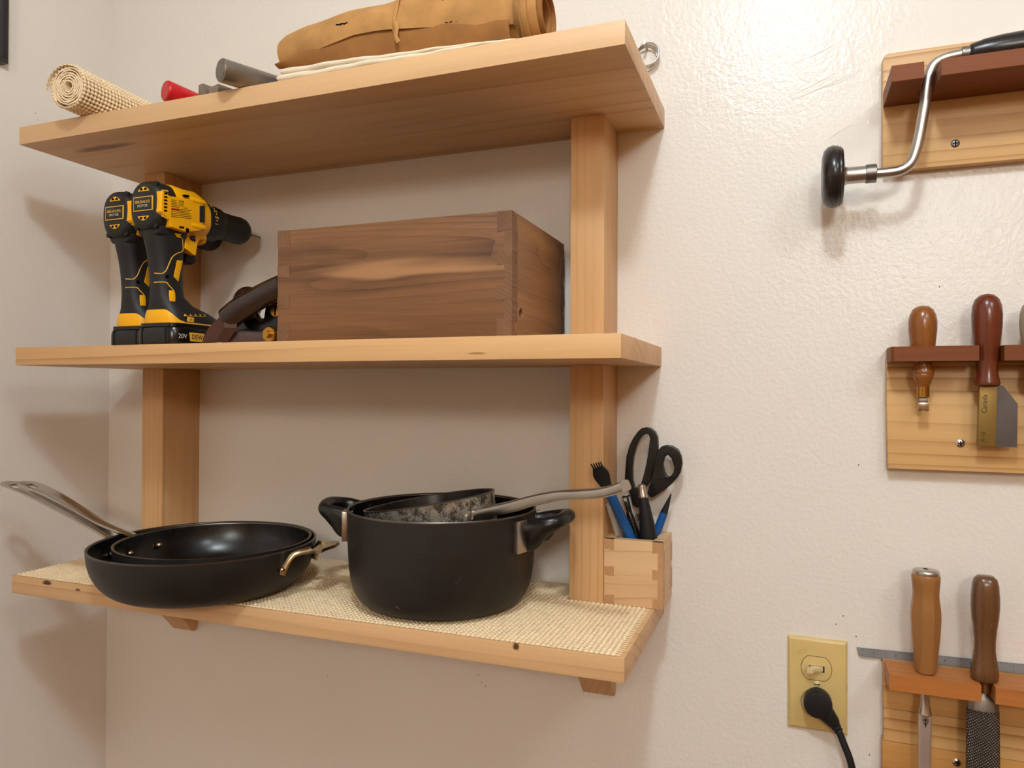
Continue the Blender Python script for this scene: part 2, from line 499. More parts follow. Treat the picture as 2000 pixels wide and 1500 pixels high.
for q in [(0.2175, 0.0000, -0.3301), (0.2316, 0.0000, -0.3532), (0.2095, 0.0000, -0.3410), (0.2460, 0.0000, -0.4926), (-0.5213, 0.0000, -0.5086), (-0.2641, 0.0000, -0.4697), (-0.2584, 0.0000, -0.4799), (-0.2527, 0.0000, -0.4843), (0.2344, 0.0000, -0.1463), (0.3200, 0.0000, 0.0652), (-0.0377, 0.0000, 0.0130)]:
    build('speck', G().ball(q, (0.0008, 0.0003, 0.0010), 6, 4), M['speck'], wall_b)
for q in ((-0.9916, -0.1423, 0.3900), (-0.9916, -0.1396, 0.3801), (-0.9916, -0.0360, -0.4696)):
    build('speck', G().ball(q, (0.0003, 0.0010, 0.0007), 6, 4), M['speck'], wall_l)
g = G().box((XW, -0.014, ZF), (XR, 0, ZF+0.1))
struct('baseboard_back', g, M['ceil'], smooth=0)

# picture on the left wall: only its lower right corner is in view
pf = thing('picture_frame', 'black picture frame with white mat hung on the left wall', 'picture frame', (XW, -0.36, 0.46))
fy0, fy1, fz0, fz1, fw, fd = -0.53, -0.1970, 0.4446, 0.80, 0.0075, 0.014
for a, b in (((XW, fy0, fz0), (XW+fd, fy1, fz0+fw)), ((XW, fy0, fz1-fw), (XW+fd, fy1, fz1)),
             ((XW, fy0, fz0+fw), (XW+fd, fy0+fw, fz1-fw)), ((XW, fy1-fw, fz0+fw), (XW+fd, fy1, fz1-fw))):
    build('frame_rail', G().box(a, b), M['frame'], pf, bev=0.0012)
build('mat_board', G().box((XW+0.001, fy0+fw, fz0+fw), (XW+0.004, fy1-fw, fz1-fw)), M['paper'], pf, label='white mat board')

# ------------------------------------------------------------------ shelf unit
ZT, ZB, T, D = 0.316, -0.325, 0.0255, 0.2502
su = thing('wall_shelf_unit', 'three-tier maple wall shelf unit on two square posts', 'shelf', (0, 0, 0))
build('shelf_board', G().box((-0.8762, -D, ZT-T), (0.0010, 0, ZT)), M['maple_x'], su, bev=0.0012, label='top shelf board')
build('shelf_board', G().box((-0.8787, -D, -T), (-0.0022, 0, 0)), M['maple_mid'], su, bev=0.0012, label='middle shelf board')
build('shelf_board', G().box((-0.8815, -D, ZB-T), (0.0022, 0, ZB)), M['maple_low'], su, bev=0.0012, label='bottom shelf board with knots in its front edge')
for x0 in (-0.8264, -0.1053):
    x1 = x0+0.0439
    build('post', G().box((x0, -0.0784, 0), (x1, 0, ZT-T)), M['maple_z'], su, bev=0.001)
    build('post', G().box((x0, -0.0784, ZB), (x1, 0, -T)), M['maple_z'], su, bev=0.001)
    build('post_foot', G().prism([(-0.0784, ZB-T), (-0.0784, -0.388), (-0.0105, -0.466), (-0.004, -0.466), (0, -0.458), (0, ZB-T)], 0, x0, x1), M['maple_z'], su, bev=0.001)

# ------------------------------------------------------------------ foam liner on the bottom shelf
def liner_cells(g, mapping, nu, nv, du, dv, skip=None, rb=0.46, hgt=0.0021):
    '''rows of soft bumps tied by cords; mapping(u,v,h) gives the point'''
    prof = ((1.0, 0.0), (0.93, 0.55), (0.55, 0.95))
    for i in range(nu):
        for j in range(nv):
            u, v = (i+0.5)*du, (j+0.5)*dv
            if skip and skip(u, v): continue
            k = 0.9+0.2*random.random()
            ju = u+random.uniform(-.05, .05)*du
            vs, fs = [], []
            for (q, h) in prof:
                for a in range(8):
                    t = 2*PI*a/8
                    vs.append(mapping(ju+du*rb*q*cos(t), v+dv*(rb+0.01)*q*sin(t), h*hgt*k))
            vs.append(mapping(ju, v, hgt*k*1.05))
            for r in range(2):
                for a in range(8):
                    b = (a+1) % 8
                    fs.append((r*8+a, r*8+b, r*8+8+b, r*8+8+a))
            for a in range(8): fs.append((16+a, 16+(a+1) % 8, 24))
            g.add(vs, fs)

LX0, LX1, LY0, LY1 = -0.8735, -0.0022, -0.2494, -0.004
lz = ZB+0.0005
def lskip(u, v):
    x, y = LX0+u, LY0+v
    return (-0.8305 < x < -0.7785 and y > -0.0820) or (x > -0.1085 and y > -0.0800)
lm = lambda u, v, h: (LX0+u, LY0+v, lz+h)
g = G()
du, dv = 0.0057, 0.0061
nu, nv = int((LX1-LX0)/du), int((LY1-LY0)/dv)
liner_cells(g, lm, nu, nv, du, dv, lskip, rb=0.44)
for j in range(nv):
    y = LY0+(j+0.5)*dv
    xe = -0.109 if y > -0.08 else LX1
    xs = LX0
    if y > -0.082:
        g.box((LX0, y-0.0008, lz), (-0.831, y+0.0008, lz+0.0009)); xs = -0.778
    g.box((xs, y-0.0008, lz), (xe, y+0.0008, lz+0.0009))
for i in range(nu):
    x = LX0+(i+0.5)*du
    ye = -0.0805 if (x > -0.1085 or -0.8305 < x < -0.7785) else LY1
    g.box((x-0.0013, LY0-0.0004, lz), (x+0.0013, ye, lz+0.0010))
tag(build('shelf_liner', g, M['liner'], loc=(-0.44, -0.127, lz), smooth=60), 'cream bumpy non-slip liner laid over the bottom shelf', 'shelf liner')
LT = lz+0.0022     # where things stand on the liner

# ------------------------------------------------------------------ rolled liner on the top shelf
RR = 0.030
e0 = Vector((-0.7471, -0.2765, 0.3460))
rax = Vector((-0.07, 1.0, 0)).normalized()
rsd = Vector((rax.y, -rax.x, 0))       # to the right of the roll
RL = 0.25
rt = thing('rolled_liner', 'rolled up cream non-slip liner poking over the top shelf edge', 'shelf liner', (e0.x, e0.y, ZT))
def roll_pt(s, a, rad):
    return tuple(e0 + rax*s + rsd*(rad*cos(a)) + Vector((0, 0, 1))*(rad*sin(a)))
ARC = R(392)
rc = lambda a: RR-0.0024 if a < R(290) else RR-0.0024+0.0105*((a-R(290))/R(102))**1.1
g = G()
a0 = R(-212)
da, ds = 0.0056/RR, 0.0058
na = int(ARC/da)
def rmap(u, v, h):
    a = u/RR
    return roll_pt(v, a0+a, rc(a)+h)
liner_cells(g, rmap, na, int(RL/ds), 0.0056, ds, None, rb=0.47, hgt=0.0022)
for i in range(na):
    a = (i+0.5)*da
    pts = [[roll_pt(s, a0+a+q, rc(a)+h) for q, h in ((-0.05, -0.0002), (0.05, -0.0002), (0.05, 0.0008), (-0.05, 0.0008))] for s in (-0.0004, RL)]
    g.loft(pts)
for j in range(int(RL/ds)):
    s0 = (j+0.5)*ds
    rg = []
    for i in range(41):
        a = ARC*i/40
        rg.append([roll_pt(s0+q, a0+a, rc(a)+h) for q, h in ((-0.0011, -0.0003), (0.0011, -0.0003), (0.0011, 0.0007), (-0.0011, 0.0007))])
    g.loft(rg)
build('outer_wrap', g, M['liner'], rt, smooth=60)
g = G()
turns = 6.2
rg = []
K = 260
for i in range(K+1):
    t = i/K
    a = a0 + 2*PI*turns*t
    rad = 0.0055 + (RR-0.0034-0.0055)*t
    wob = 0.0006*sin(a*23)+0.0008*sin(a*3.1+t*9)
    f = 0.0012*abs(sin(a*rad/0.0011))
    th = 0.0006+0.0007*abs(sin(rad*a/0.0018))
    rg.append([roll_pt(s, a, rad+wob*0.4+q) for s, q in ((0.001+f, -th), (RL-0.004, -th), (RL-0.004, th), (0.001+f, th))])
g.loft(rg)
build('inner_layers', g, M['liner'], rt, smooth=50)

# ------------------------------------------------------------------ other things on the top shelf
# red handled tool
rv = thing('red_handled_knife', 'tool with a flared red plastic handle lying beside the liner roll', 'hand tool', (-0.6, -0.17, ZT))
hz = ZT+0.0138
p0, p1 = Vector((-0.6035, -0.2505, hz)), Vector((-0.565, -0.150, ZT+0.010))
dr = (p1-p0).normalized()
g = G().tube([p0, p0+dr*0.001, p0+dr*0.003, p0+dr*0.02, p0+dr*0.045, p0+dr*0.075, p0+dr*0.1, p0+dr*0.107],
             [0.0118, 0.0130, 0.0136, 0.0122, 0.0098, 0.0086, 0.0085, 0.006], n=28)
build('handle', g, M['red'], rv, label='red plastic handle')
sd = dr.cross(Vector((0, 0, 1))).normalized()
pe = p0+dr*0.104
a, b = pe-sd*0.006, pe+sd*0.006
c, d = pe+dr*0.08+sd*0.012, pe+dr*0.08-sd*0.012
g = G()
vs = [(*q.xy, z) for z in (ZT+0.008, ZT+0.0095) for q in (a, b, c, d)]
g.add(vs, [(0,1,2,3),(4,5,6,7),(0,1,5,4),(1,2,6,5),(2,3,7,6),(3,0,4,7)])
build('blade', g, M['steel_br'], rv)
# two flat steel strips beside it
def strip(name, label, pts, z0, z1):
    g = G().prism(pts, 2, z0, z1)
    c = sum((Vector((q[0], q[1], 0)) for q in pts), Vector())/len(pts)
    return tag(build(name, g, M['strip'], loc=(c.x, c.y, z0), bev=0.0005), label, 'steel strip')
def quad(ax, ay, bx, by, w):
    d = Vector((bx-ax, by-ay)).normalized(); n = Vector((-d.y, d.x))*w/2
    return [(ax-n.x, ay-n.y), (ax+n.x, ay+n.y), (bx+n.x, by+n.y), (bx-n.x, by-n.y)]
strip('steel_strip', 'flat steel strip lying just right of the red handle', quad(-0.551, -0.2435, -0.520, -0.14, 0.010), ZT+0.0002, ZT+0.0170)
strip('steel_strip', 'thin flat steel strip between the red handle and the round bar', quad(-0.530, -0.2435, -0.493, -0.12, 0.022), ZT+0.0002, ZT+0.0120)
# round steel bar
e1 = Vector((-0.4921, -0.2730, 0.3305))
bd = (Vector((-0.4691, -0.2221, 0.3305))-e1); bd.z = 0; bd.normalize()
br = 0.0143
sb = thing('steel_bar', 'round turned steel bar jutting over the top shelf edge', 'steel bar', (e1.x, e1.y, ZT))
e1.z = ZT+br
build('bar_body', G().tube([e1-bd*0.0, e1+bd*0.0015, e1+bd*0.17, e1+bd*0.1715], [br-0.0014, br, br, br-0.0014], n=40), M['steel_bar'], sb, smooth=30)
build('turned_end', G().tube([e1-bd*0.0003, e1+bd*0.0003], br-0.0018, n=40), M['steel_dk'], sb, smooth=30)

# folded canvas under the leather roll
cv = thing('folded_canvas', 'folded cream canvas cloth under the tan leather roll', 'cloth', (-0.28, -0.2, ZT))
def canvas_layer(y0, zfun, th, x0, x1, ph):
    rg = []
    for i in range(46):
        t = i/45
        x = x0+(x1-x0)*t
        zb = zfun(x)
        h = th(x)/2
        yf = y0+0.0012*sin(x*47+ph)+0.0008*sin(x*131+ph)
        ring = []
        for k in range(9):
            a = PI/2+PI*k/8
            ring.append((x, yf+h+h*cos(a)*1.2, zb+h+h*sin(a)))
        ring += [(x, -0.165, zb), (x, -0.165, zb+2*h)]
        if i in (0, 45): ring = [(q[0], q[1]+0.001, zb+h+(q[2]-zb-h)*0.6) for q in ring]
        rg.append(ring)
    return G().loft(rg)
top1 = lambda x: lerp(x, [(-0.43, 0.0095), (-0.3, 0.0075), (-0.2, 0.0045), (-0.12, 0.003)])
top2 = lambda x: lerp(x, [(-0.43, 0.0088), (-0.3, 0.0058), (-0.2, 0.0032), (-0.14, 0.0012)])
build('lower_fold', canvas_layer(-0.2475, lambda x: ZT+0.0002, top1, -0.4285, -0.118, 0.0), M['canvas'], cv, smooth=60)
build('upper_fold', canvas_layer(-0.2455, lambda x: ZT+0.0003+top1(x), top2, -0.4265, -0.15, 1.7), M['canvas'], cv, smooth=60)

# leather tool roll
lr = thing('leather_tool_roll', 'rolled tan suede tool wrap tied with a thong on the top shelf', 'tool roll', (-0.27, -0.2, ZT))
YC = -0.2005
zbot = lambda x: ZT+0.0008+top1(x)+max(0.0, top2(x))+0.0006
ztop = lambda x: lerp(x, [(-0.437, 0.368), (-0.428, 0.383), (-0.40, 0.3925), (-0.34, 0.4005), (-0.29, 0.401), (-0.25, 0.4065), (-0.15, 0.406), (-0.10, 0.401)])
def roll_axes(x):
    a, b = zbot(x), ztop(x)
    return (a+b)/2, (b-a)/2
AY = 0.0405
def shell(x0, x1, off, th, n=48, k=20):
    g = G(); rg = []
    for i in range(k+1):
        x = x0+(x1-x0)*i/k
        zc, az = roll_axes(x)
        q = 1 - 0.05*(1-min(1, (x-x0)/0.02))
        o = [(x, YC-(AY-off)*q*cos(2*PI*j/n), zc+(az-off)*q*sin(2*PI*j/n)) for j in range(n)]
        rg.append(o)
    inn = []
    for i in (k, 0):
        x = x0+(x1-x0)*i/k
        zc, az = roll_axes(x)
        inn.append([(x, YC-(AY-off-th)*cos(2*PI*j/n), zc+(az-off-th)*sin(2*PI*j/n)) for j in range(n)])
    rg += inn+[rg[0]]
    return g.loft(rg, caps=False)
for k, (xe, off) in enumerate(((-0.1215, 0.0), (-0.1105, 0.004), (-0.1005, 0.0075), (-0.0955, 0.0135), (-0.1000, 0.0185))):
    build('leather_layer', shell(-0.428+0.001*k, xe, off, 0.0028), M['suede'] if k < 3 else M['suede_dk'], lr, smooth=50)
# outer flap with a free edge down the front
edge = [(-0.4186, -0.2435, 0.3435), (-0.3726, -0.2435, 0.3497), (-0.3226, -0.2435, 0.3573), (-0.2915, -0.2435, 0.3568), (-0.2679, -0.2435, 0.3551), (-0.2156, -0.2435, 0.3495), (-0.1655, -0.2435, 0.3436), (-0.1235, -0.2435, 0.3384), (-0.1152, -0.2435, 0.3348)]
etab = [(q[0], q[2]) for q in edge]
rg = []
for i in range(49):
    x = -0.4305+(-0.1165+0.4305)*i/48
    zc, az = roll_axes(x)
    ze = lerp(x, etab)
    fe = math.asin(max(-0.98, min(0.98, (ze-zc)/(az+0.004))))
    if x > -0.1215: fe -= 1.0*((x+0.1215)/0.005)**2
    out, inn = [], []
    for j in range(25):
        f = fe+(R(205)-fe)*j/24
        wob = 0.0006*sin(x*60+f*3)
        lift = 0.0016*max(0, 1-j/5)
        o = 0.0038+wob+lift
        out.append((x, YC-(AY+o)*cos(f), zc+(az+o)*sin(f)))
        o = 0.0016+wob+lift
        inn.append((x, YC-(AY+o)*cos(f), zc+(az+o)*sin(f)))
    rg.append(out+inn[::-1])
build('outer_flap', G().loft(rg), M['suede'], lr, smooth=50, label='outer flap of tan suede with a free lower edge')
# under flap in front, its corner sticking out on the left
rg = []
for i in range(33):
    t = i/32
    x = -0.4365+(-0.128+0.4365)*t
    zt_ = lerp(x, [(q[0], q[2]) for q in edge])+0.003
    zb_ = zbot(max(x, -0.428))+0.0012
    if t < 0.07:
        k = t/0.07
        mid = 0.3417
        zt_ = mid+(zt_-mid)*k; zb_ = mid-0.002+(zb_-mid+0.002)*min(1, k*0.9+0.1)
    ring = []
    n = 8
    for j in range(n+1):
        s = j/n
        z = zb_+(zt_-zb_)*s
        y = -0.2425+0.007*(1-s)**2+0.0006*sin(x*70)
        ring.append((x, y, z))
    ring += [(x, y+0.0022, z) for (x, y, z) in ring[::-1]]
    rg.append(ring)
build('under_flap', G().loft(rg), M['suede_dk'], lr, smooth=50)
# thong
tx = -0.2661
zc, az = roll_axes(tx)
pts = [(tx+0.0012*sin(k*0.9), YC-(AY+0.0058)*cos(2*PI*k/40), zc+(az+0.0056)*sin(2*PI*k/40)) for k in range(-4, 24)]
g = G().tube(pts, 0, n=6, sec=[(0.0032, 0.0011)]*len(pts))
g.tube(smooth_path([(tx+0.001, -0.2475, zc-0.006), (tx+0.004, -0.2485, zc-0.014), (tx+0.0025, -0.2475, zc-0.022), (tx+0.005, -0.246, zc-0.029)]), 0, n=6, sec=[(0.0028, 0.0010)]*25)
zt = ztop(-0.26)+0.006
g.tube(smooth_path([(tx+0.004, -0.222, zt-0.002), (tx+0.018, -0.226, zt+0.004), (tx+0.03, -0.222, zt+0.011), (tx+0.035, -0.212, zt+0.02)]), 0.0018, n=6)
g.tube(smooth_path([(tx+0.006, -0.220, zt-0.001), (tx+0.012, -0.218, zt+0.012), (tx+0.022, -0.212, zt+0.022)]), 0.0018, n=6)
g.tube(smooth_path([(tx+0.004, -0.228, zt-0.004), (tx+0.024, -0.231, zt-0.002), (tx+0.046, -0.226, zt+0.001)]), 0.0018, n=6)
build('thong', g, M['suede'], lr, smooth=60, label='leather thong wound round the roll')
# slits with dark stitching in the suede
for (u0, u1, zo) in (((-0.3463, -0.2380, 0.3730), (-0.3292, -0.2380, 0.3725), 0.0), ((-0.2049, -0.2445, 0.3512), (-0.1836, -0.2445, 0.3508), 0.0), ((-0.2073, -0.2320, 0.3762), (-0.1864, -0.2320, 0.3793), 0.0)):
    zc, az = roll_axes(u0[0])
    def onroll(x, z):
        zc, az = roll_axes(x)
        f = math.asin(max(-1, min(1, (z-zc)/(az+0.0042))))
        return (x, YC-(AY+0.0043)*cos(f), zc+(az+0.0043)*sin(f))
    pts = []
    for k in range(8):
        t = k/7
        pts.append(onroll(u0[0]+(u1[0]-u0[0])*t, u0[2]+(u1[2]-u0[2])*t+0.0006*sin(k*2.2)))
    build('stitched_slit', G().tube(pts, [0.0004, 0.0008, 0.0006, 0.0011, 0.0006, 0.0011, 0.0007, 0.0003], n=6), M['hole'], lr)

# rings hung on the wall behind the shelf end
rn = thing('metal_ring_set', 'three shiny metal rings hung on the wall past the top shelf', 'metal rings', (-0.0195, 0, 0.386))
c0 = Vector((-0.0205, 0, 0.3870))
for k in range(3):
    c = c0+Vector((-0.0011*k, -0.0125+0.0038*k, -0.0005*k))
    rr = 0.0158-0.0008*k
    pts = [(c.x+rr*cos(2*PI*i/36), c.y+0.0012*sin(2*PI*i/36+k), c.z+rr*sin(2*PI*i/36)) for i in range(37)]
    build('ring', G().tube(pts, 0.00125, n=8, up=(0, 1, 0)), M['steel'], rn, smooth=60)
build('hook', G().lathe([(0.0016, 0.0), (0.0016, -0.019), (0.0026, -0.0195), (0.0026, -0.0215)], (c0.x-0.002, 0, c0.z+0.0125), 'y', 12), M['steel_br'], rn)

# ------------------------------------------------------------------ drills
def lathe_y(prof, z, n=36):
    return G().lathe([(r, y) for r, y in prof], (0, 0, z), 'y', n)
def drill(x, y, label):
    t = thing('cordless_drill', label, 'drill', (x, y, 0.0003), 'yellow and black cordless drills')
    kw = dict(parent=t, local=True)
    # battery
    g = G()
    rg = []
    for z, q in ((0.0, 0.93), (0.002, 0.985), (0.006, 1.0), (0.021, 1.0), (0.025, 0.97), (0.027, 0.90)):
        rg.append([(a, 0.063+b, z) for a, b in selip(0.038*q, 0.045*q+0.0005, 4.5, 48)])
    g.loft(rg)
    bt = build('battery', g, M['black_gloss'], **kw)
    for a, b in (((-0.0224, 0.0173, 0.003), (-0.0196, 0.022, 0.0255)), ((0.0196, 0.0173, 0.003), (0.0224, 0.022, 0.0255))):
        build('battery_rib', G().box(a, b), M['black_mt'], bt, local=True, bev=0.0004)
    build('battery_neck', G().loft([[(a, 0.064+b, z) for a, b in selip(0.0335, 0.044, 6, 40)] for z in (0.0265, 0.0315)]), M['black_gloss'], bt, local=True)
    build('label_badge', G().prism([(0.0435, 0.0195), (0.071, 0.0195), (0.071, 0.0075), (0.0455, 0.0075)], 0, 0.0379, 0.0385), M['yellow_ln'], bt, local=True, label='yellow badge')
    text('lettering', '20V', 0.0092, M['grey_print'], bt, (0.0385, 0.0315, 0.0132), (0, 1, 0), (0, 0, 1), sx=1.05)
    text('lettering', 'DEWALT', 0.0095, M['black_mt'], bt, (0.03865, 0.0475, 0.0133), (0, 1, 0), (0, 0, 1), align='LEFT', sx=0.92)
    # grip
    SEC = [(0.0300, 0.0720, 0.0500, 0.0330, 3.5000), (0.0420, 0.0700, 0.0490, 0.0330, 3.2000), (0.0500, 0.0620, 0.0400, 0.0300, 3.0000), (0.0580, 0.0490, 0.0285, 0.0235, 2.6000), (0.0700, 0.0415, 0.0225, 0.0185, 2.4000), (0.0850, 0.0400, 0.0215, 0.0175, 2.4000), (0.1100, 0.0385, 0.0225, 0.0178, 2.4000), (0.1300, 0.0370, 0.0250, 0.0185, 2.4000), (0.1480, 0.0360, 0.0290, 0.0205, 2.4000), (0.1650, 0.0370, 0.0330, 0.0225, 2.4000)]
    rg = []
    zs = [0.0305, 0.034, 0.038, 0.042, 0.046, 0.050, 0.054, 0.058, 0.063, 0.070, 0.077, 0.085, 0.095, 0.105, 0.115, 0.125, 0.135, 0.145, 0.155, 0.165, 0.172]
    for z in zs:
        yc, b, a, n = [lerp(z, [(s[0], s[i]) for s in SEC]) for i in (1, 2, 3, 4)]
        rg.append([(p, yc+q, z) for p, q in selip(a, b, n, 40)])
    build('grip', G().loft(rg), M['rubber'], **kw)
    # foot: yellow rear plate with black screw, side strip, battery light plate
    rg = []
    def frow(z, e):
        yc, b, a, n = [lerp(z, [(s[0], s[i]) for s in SEC]) for i in (1, 2, 3, 4)]
        return [(p*(1+e/a), yc+q*(1+e/b), z) for p, q in selip(a, b, n, 72)]
    def patch(z0, z1, ia, ib, e=0.0009, k=6):
        cols = []
        for i in range(ia, ib+1):
            q = (i-ia)/(ib-ia)
            zt = z1 if q < 0.55 else z0+0.0035+(z1-z0-0.0035)*(0.5+0.5*cos(PI*(q-0.55)/0.45))
            zs_ = [z0+(zt-z0)*s/k for s in range(k+1)]
            cols.append([frow(z, e)[i % 72] for z in zs_]+[frow(z, -0.002)[i % 72] for z in zs_[::-1]])
        return G().loft(cols)
    # index 54 of 72 is the rear, 0/72 the right side
    build('foot_plate', patch(0.0310, 0.0500, 46, 67), M['yellow'], label='yellow rear foot plate', bev=0.0004, **kw)
    r2 = frow(0.0325, 0.0007)
    g = G()
    for seg in ([i % 72 for i in range(63, 72+14)], ):
        g.tube([r2[i] for i in seg], 0.0012, n=6)
    build('foot_strip', g, M['yellow_ln'], **kw)
    build('screw_hole', G().lathe([(0.0033, 0.002), (0.0033, -0.0016)], (0.0060, 0.0222, 0.0405), 'y', 18), M['hole'], **kw)
    g = G().prism([(0.040, 0.0444), (0.078, 0.0476), (0.078, 0.0446), (0.040, 0.0414)], 0, 0.0318, 0.0336)
    build('slot_frame', g, M['yellow_ln'], bev=0.0004, **kw)
    g = G()
    for k in range(4):
        y0 = 0.0425+k*0.009
        g.box((0.033, y0, 0.0430+k*0.0007), (0.0339, y0+0.0058, 0.0448+k*0.0007))
    build('foot_slot', g, M['hole'], **kw)
    build('lamp_plate', G().box((0.0315, 0.0455, 0.0345), (0.0338, 0.0565, 0.0412)), M['yellow_ln'], bev=0.0005, **kw)
    build('lamp_mark', G().prism([(0.0508, 0.0398), (0.0520, 0.0398), (0.0510, 0.0382), (0.0522, 0.0382), (0.0499, 0.0358), (0.0506, 0.0375), (0.0495, 0.0375)], 0, 0.0337, 0.0340), M['red_print'], **kw)
    # yellow piping and inlays on the grip
    for path in ([(0.0209, 0.0467, 0.1575), (0.0189, 0.0493, 0.1467), (0.0167, 0.0518, 0.1350), (0.0183, 0.0417, 0.1299), (0.0181, 0.0331, 0.1236), (0.0171, 0.0287, 0.1151), (0.0151, 0.0253, 0.1043), (0.0122, 0.0216, 0.0990), (0.0069, 0.0182, 0.0985), (0.0022, 0.0172, 0.0989)], [(0.0005, 0.0184, 0.0867), (0.0091, 0.0205, 0.0870), (0.0146, 0.0260, 0.0868), (0.0160, 0.0290, 0.0831), (0.0171, 0.0324, 0.0801), (0.0179, 0.0361, 0.0753), (0.0185, 0.0366, 0.0692), (0.0206, 0.0347, 0.0620)]):
        pts = smooth_path(path, 6)
        build('piping', G().tube(pts, 0.00085, n=6), M['yellow_ln'], **kw)
    def inlay(pts, mat, name, e=0.0011):
        c = sum((Vector(q) for q in pts), Vector())/len(pts)
        out = [tuple(Vector(q)+Vector((e, 0, 0))) for q in pts]
        inn = [tuple(Vector(q)-Vector((0.004, 0, 0))) for q in pts]
        build(name, G().loft([out, inn]), mat, bev=0.0004, **kw)
    inlay([(0.0180, 0.0403, 0.1196), (0.0154, 0.0526, 0.1213), (0.0174, 0.0430, 0.0903), (0.0174, 0.0352, 0.0961)], M['yellow'], 'grip_inlay')
    inlay([(0.0162, 0.0289, 0.0767), (0.0176, 0.0341, 0.0768), (0.0180, 0.0368, 0.0736), (0.0207, 0.0344, 0.0616), (0.0181, 0.0283, 0.0613)], M['yellow'], 'grip_inlay')
    inlay([(0.0211, 0.0324, 0.1551), (0.0210, 0.0450, 0.1567), (0.0201, 0.0464, 0.1514), (0.0208, 0.0368, 0.1508)], M['yellow'], 'grip_inlay')
    build('screw_hole', G().ball((0.0152, 0.0264, 0.0953), 0.0026, 12, 6), M['hole'], **kw)
    # motor housing
    za = 0.1885
    rg = []
    for y, a, b, n in ((0.0, 0.0210, 0.0265, 2.5), (0.0015, 0.0235, 0.0298, 2.45), (0.004, 0.0262, 0.0322, 2.4), (0.010, 0.0285, 0.0338, 2.4), (0.022, 0.0290, 0.0342, 2.5), (0.030, 0.0288, 0.034, 2.7), (0.034, 0.0278, 0.033, 2.8)):
        rg.append([(p, y, za+q) for p, q in selip(a, b, n, 44)])
    cap = build('rear_cap', G().loft(rg), M['rubber'], **kw)
    g = G().prism([(-0.0172, 0.1995), (0.0172, 0.1995), (0.0172, 0.1800), (-0.0172, 0.1800)], 1, -0.0012, 0.002)
    build('badge_border', g, M['yellow_ln'], cap, local=True, bev=0.0006)
    g = G().prism([(-0.0158, 0.1982), (0.0158, 0.1982), (0.0158, 0.1813), (-0.0158, 0.1813)], 1, -0.0015, 0.002)
    build('badge', g, M['black_gloss'], cap, local=True, bev=0.0003)
    text('lettering', 'BRUSHLESS', 0.0056, M['yellow_ln'], cap, (0, -0.0016, 0.1919), (1, 0, 0), (0, 0, 1), sx=0.92)
    text('lettering', 'MOTOR', 0.0050, M['grey_print'], cap, (0, -0.0016, 0.1866), (1, 0, 0), (0, 0, 1), sx=1.0)
    for zz, s in ((0.2095, 1), (0.1708, -1)):
        pl = [(-0.0105+0.021*k/10, zz-0.0027*s+0.0062*s*sin(PI*k/10)**0.8) for k in range(11)]
        build('vent_surround', G().prism(pl, 1, -0.0002, 0.006), M['yellow'], cap, local=True, bev=0.0004)
        for xx in (-0.0036, 0.0036):
            build('vent', G().prism([(xx-0.0027, zz-0.0013*s), (xx+0.0027, zz-0.0013*s), (xx+0.0012, zz+0.0018*s), (xx-0.0012, zz+0.0018*s)], 1, -0.0006, 0.004), M['hole'], cap, local=True)
    for xx, zz in ((0.0165, 0.2165), (0.0165, 0.1605), (-0.0165, 0.1605)):
        build('cap_screw', G().lathe([(0.0038, 0.008), (0.0038, 0.0035), (0.003, 0.003)], (xx, 0, zz), 'y', 16), M['black_mt'], cap, local=True)
    # black shoulder under the cap
    rg = []
    for y, a, z0, z1 in ((0.008, 0.018, 0.150, 0.17), (0.012, 0.0205, 0.148, 0.17), (0.05, 0.0225, 0.148, 0.17), (0.055, 0.021, 0.15, 0.168)):
        rg.append([(p, y, (z0+z1)/2+q) for p, q in selip(a, (z1-z0)/2, 4, 24)])
    build('shoulder', G().loft(rg), M['rubber'], **kw)
    rg = []
    for y, a, b, dz, n in ((0.028, 0.0280, 0.0325, 0.001, 2.9), (0.032, 0.0292, 0.0338, 0.0015, 2.9), (0.050, 0.0292, 0.0328, 0.0018, 3.0), (0.063, 0.0288, 0.0335, 0.0022, 2.8), (0.074, 0.0285, 0.0345, 0.0026, 2.6), (0.084, 0.0282, 0.0325, 0.0018, 2.4), (0.093, 0.0272, 0.029, 0.001, 2.2), (0.096, 0.0262, 0.028, 0.0, 2.2)):
        rg.append([(p, y, za+dz+q) for p, q in selip(a, b, n, 44)])
    body = build('body', G().loft(rg), M['yellow'], **kw)
    # side panel wraps from the cap, raised
    g = G().prism([(0.0015, 0.2055), (0.012, 0.2045), (0.014, 0.2015), (0.070, 0.2085), (0.0755, 0.2070), (0.0755, 0.1690), (0.071, 0.1665), (0.045, 0.1585), (0.018, 0.1600), (0.0150, 0.1700), (0.0035, 0.1745), (0.0008, 0.1775)], 0, 0.020, 0.0306)
    pn = build('side_panel', g, M['yellow'], **kw, bev=0.0022, seg=3, bang=50)
    for k in range(6):
        zz = 0.1795+k*0.0046
        build('vent', G().prism([(0.0052, zz-0.0012), (0.0105, zz-0.0006), (0.0105, zz+0.0018), (0.0052, zz+0.0012)], 0, 0.0302, 0.0309), M['hole'], pn, local=True)
    lbl = build('label', G().prism([(0.0155, 0.1985), (0.0560, 0.2042), (0.0560, 0.1775), (0.0155, 0.1720)], 0, 0.0304, 0.0308), M['yellow'], pn, local=True)
    rl = random.Random(3)
    g = G()
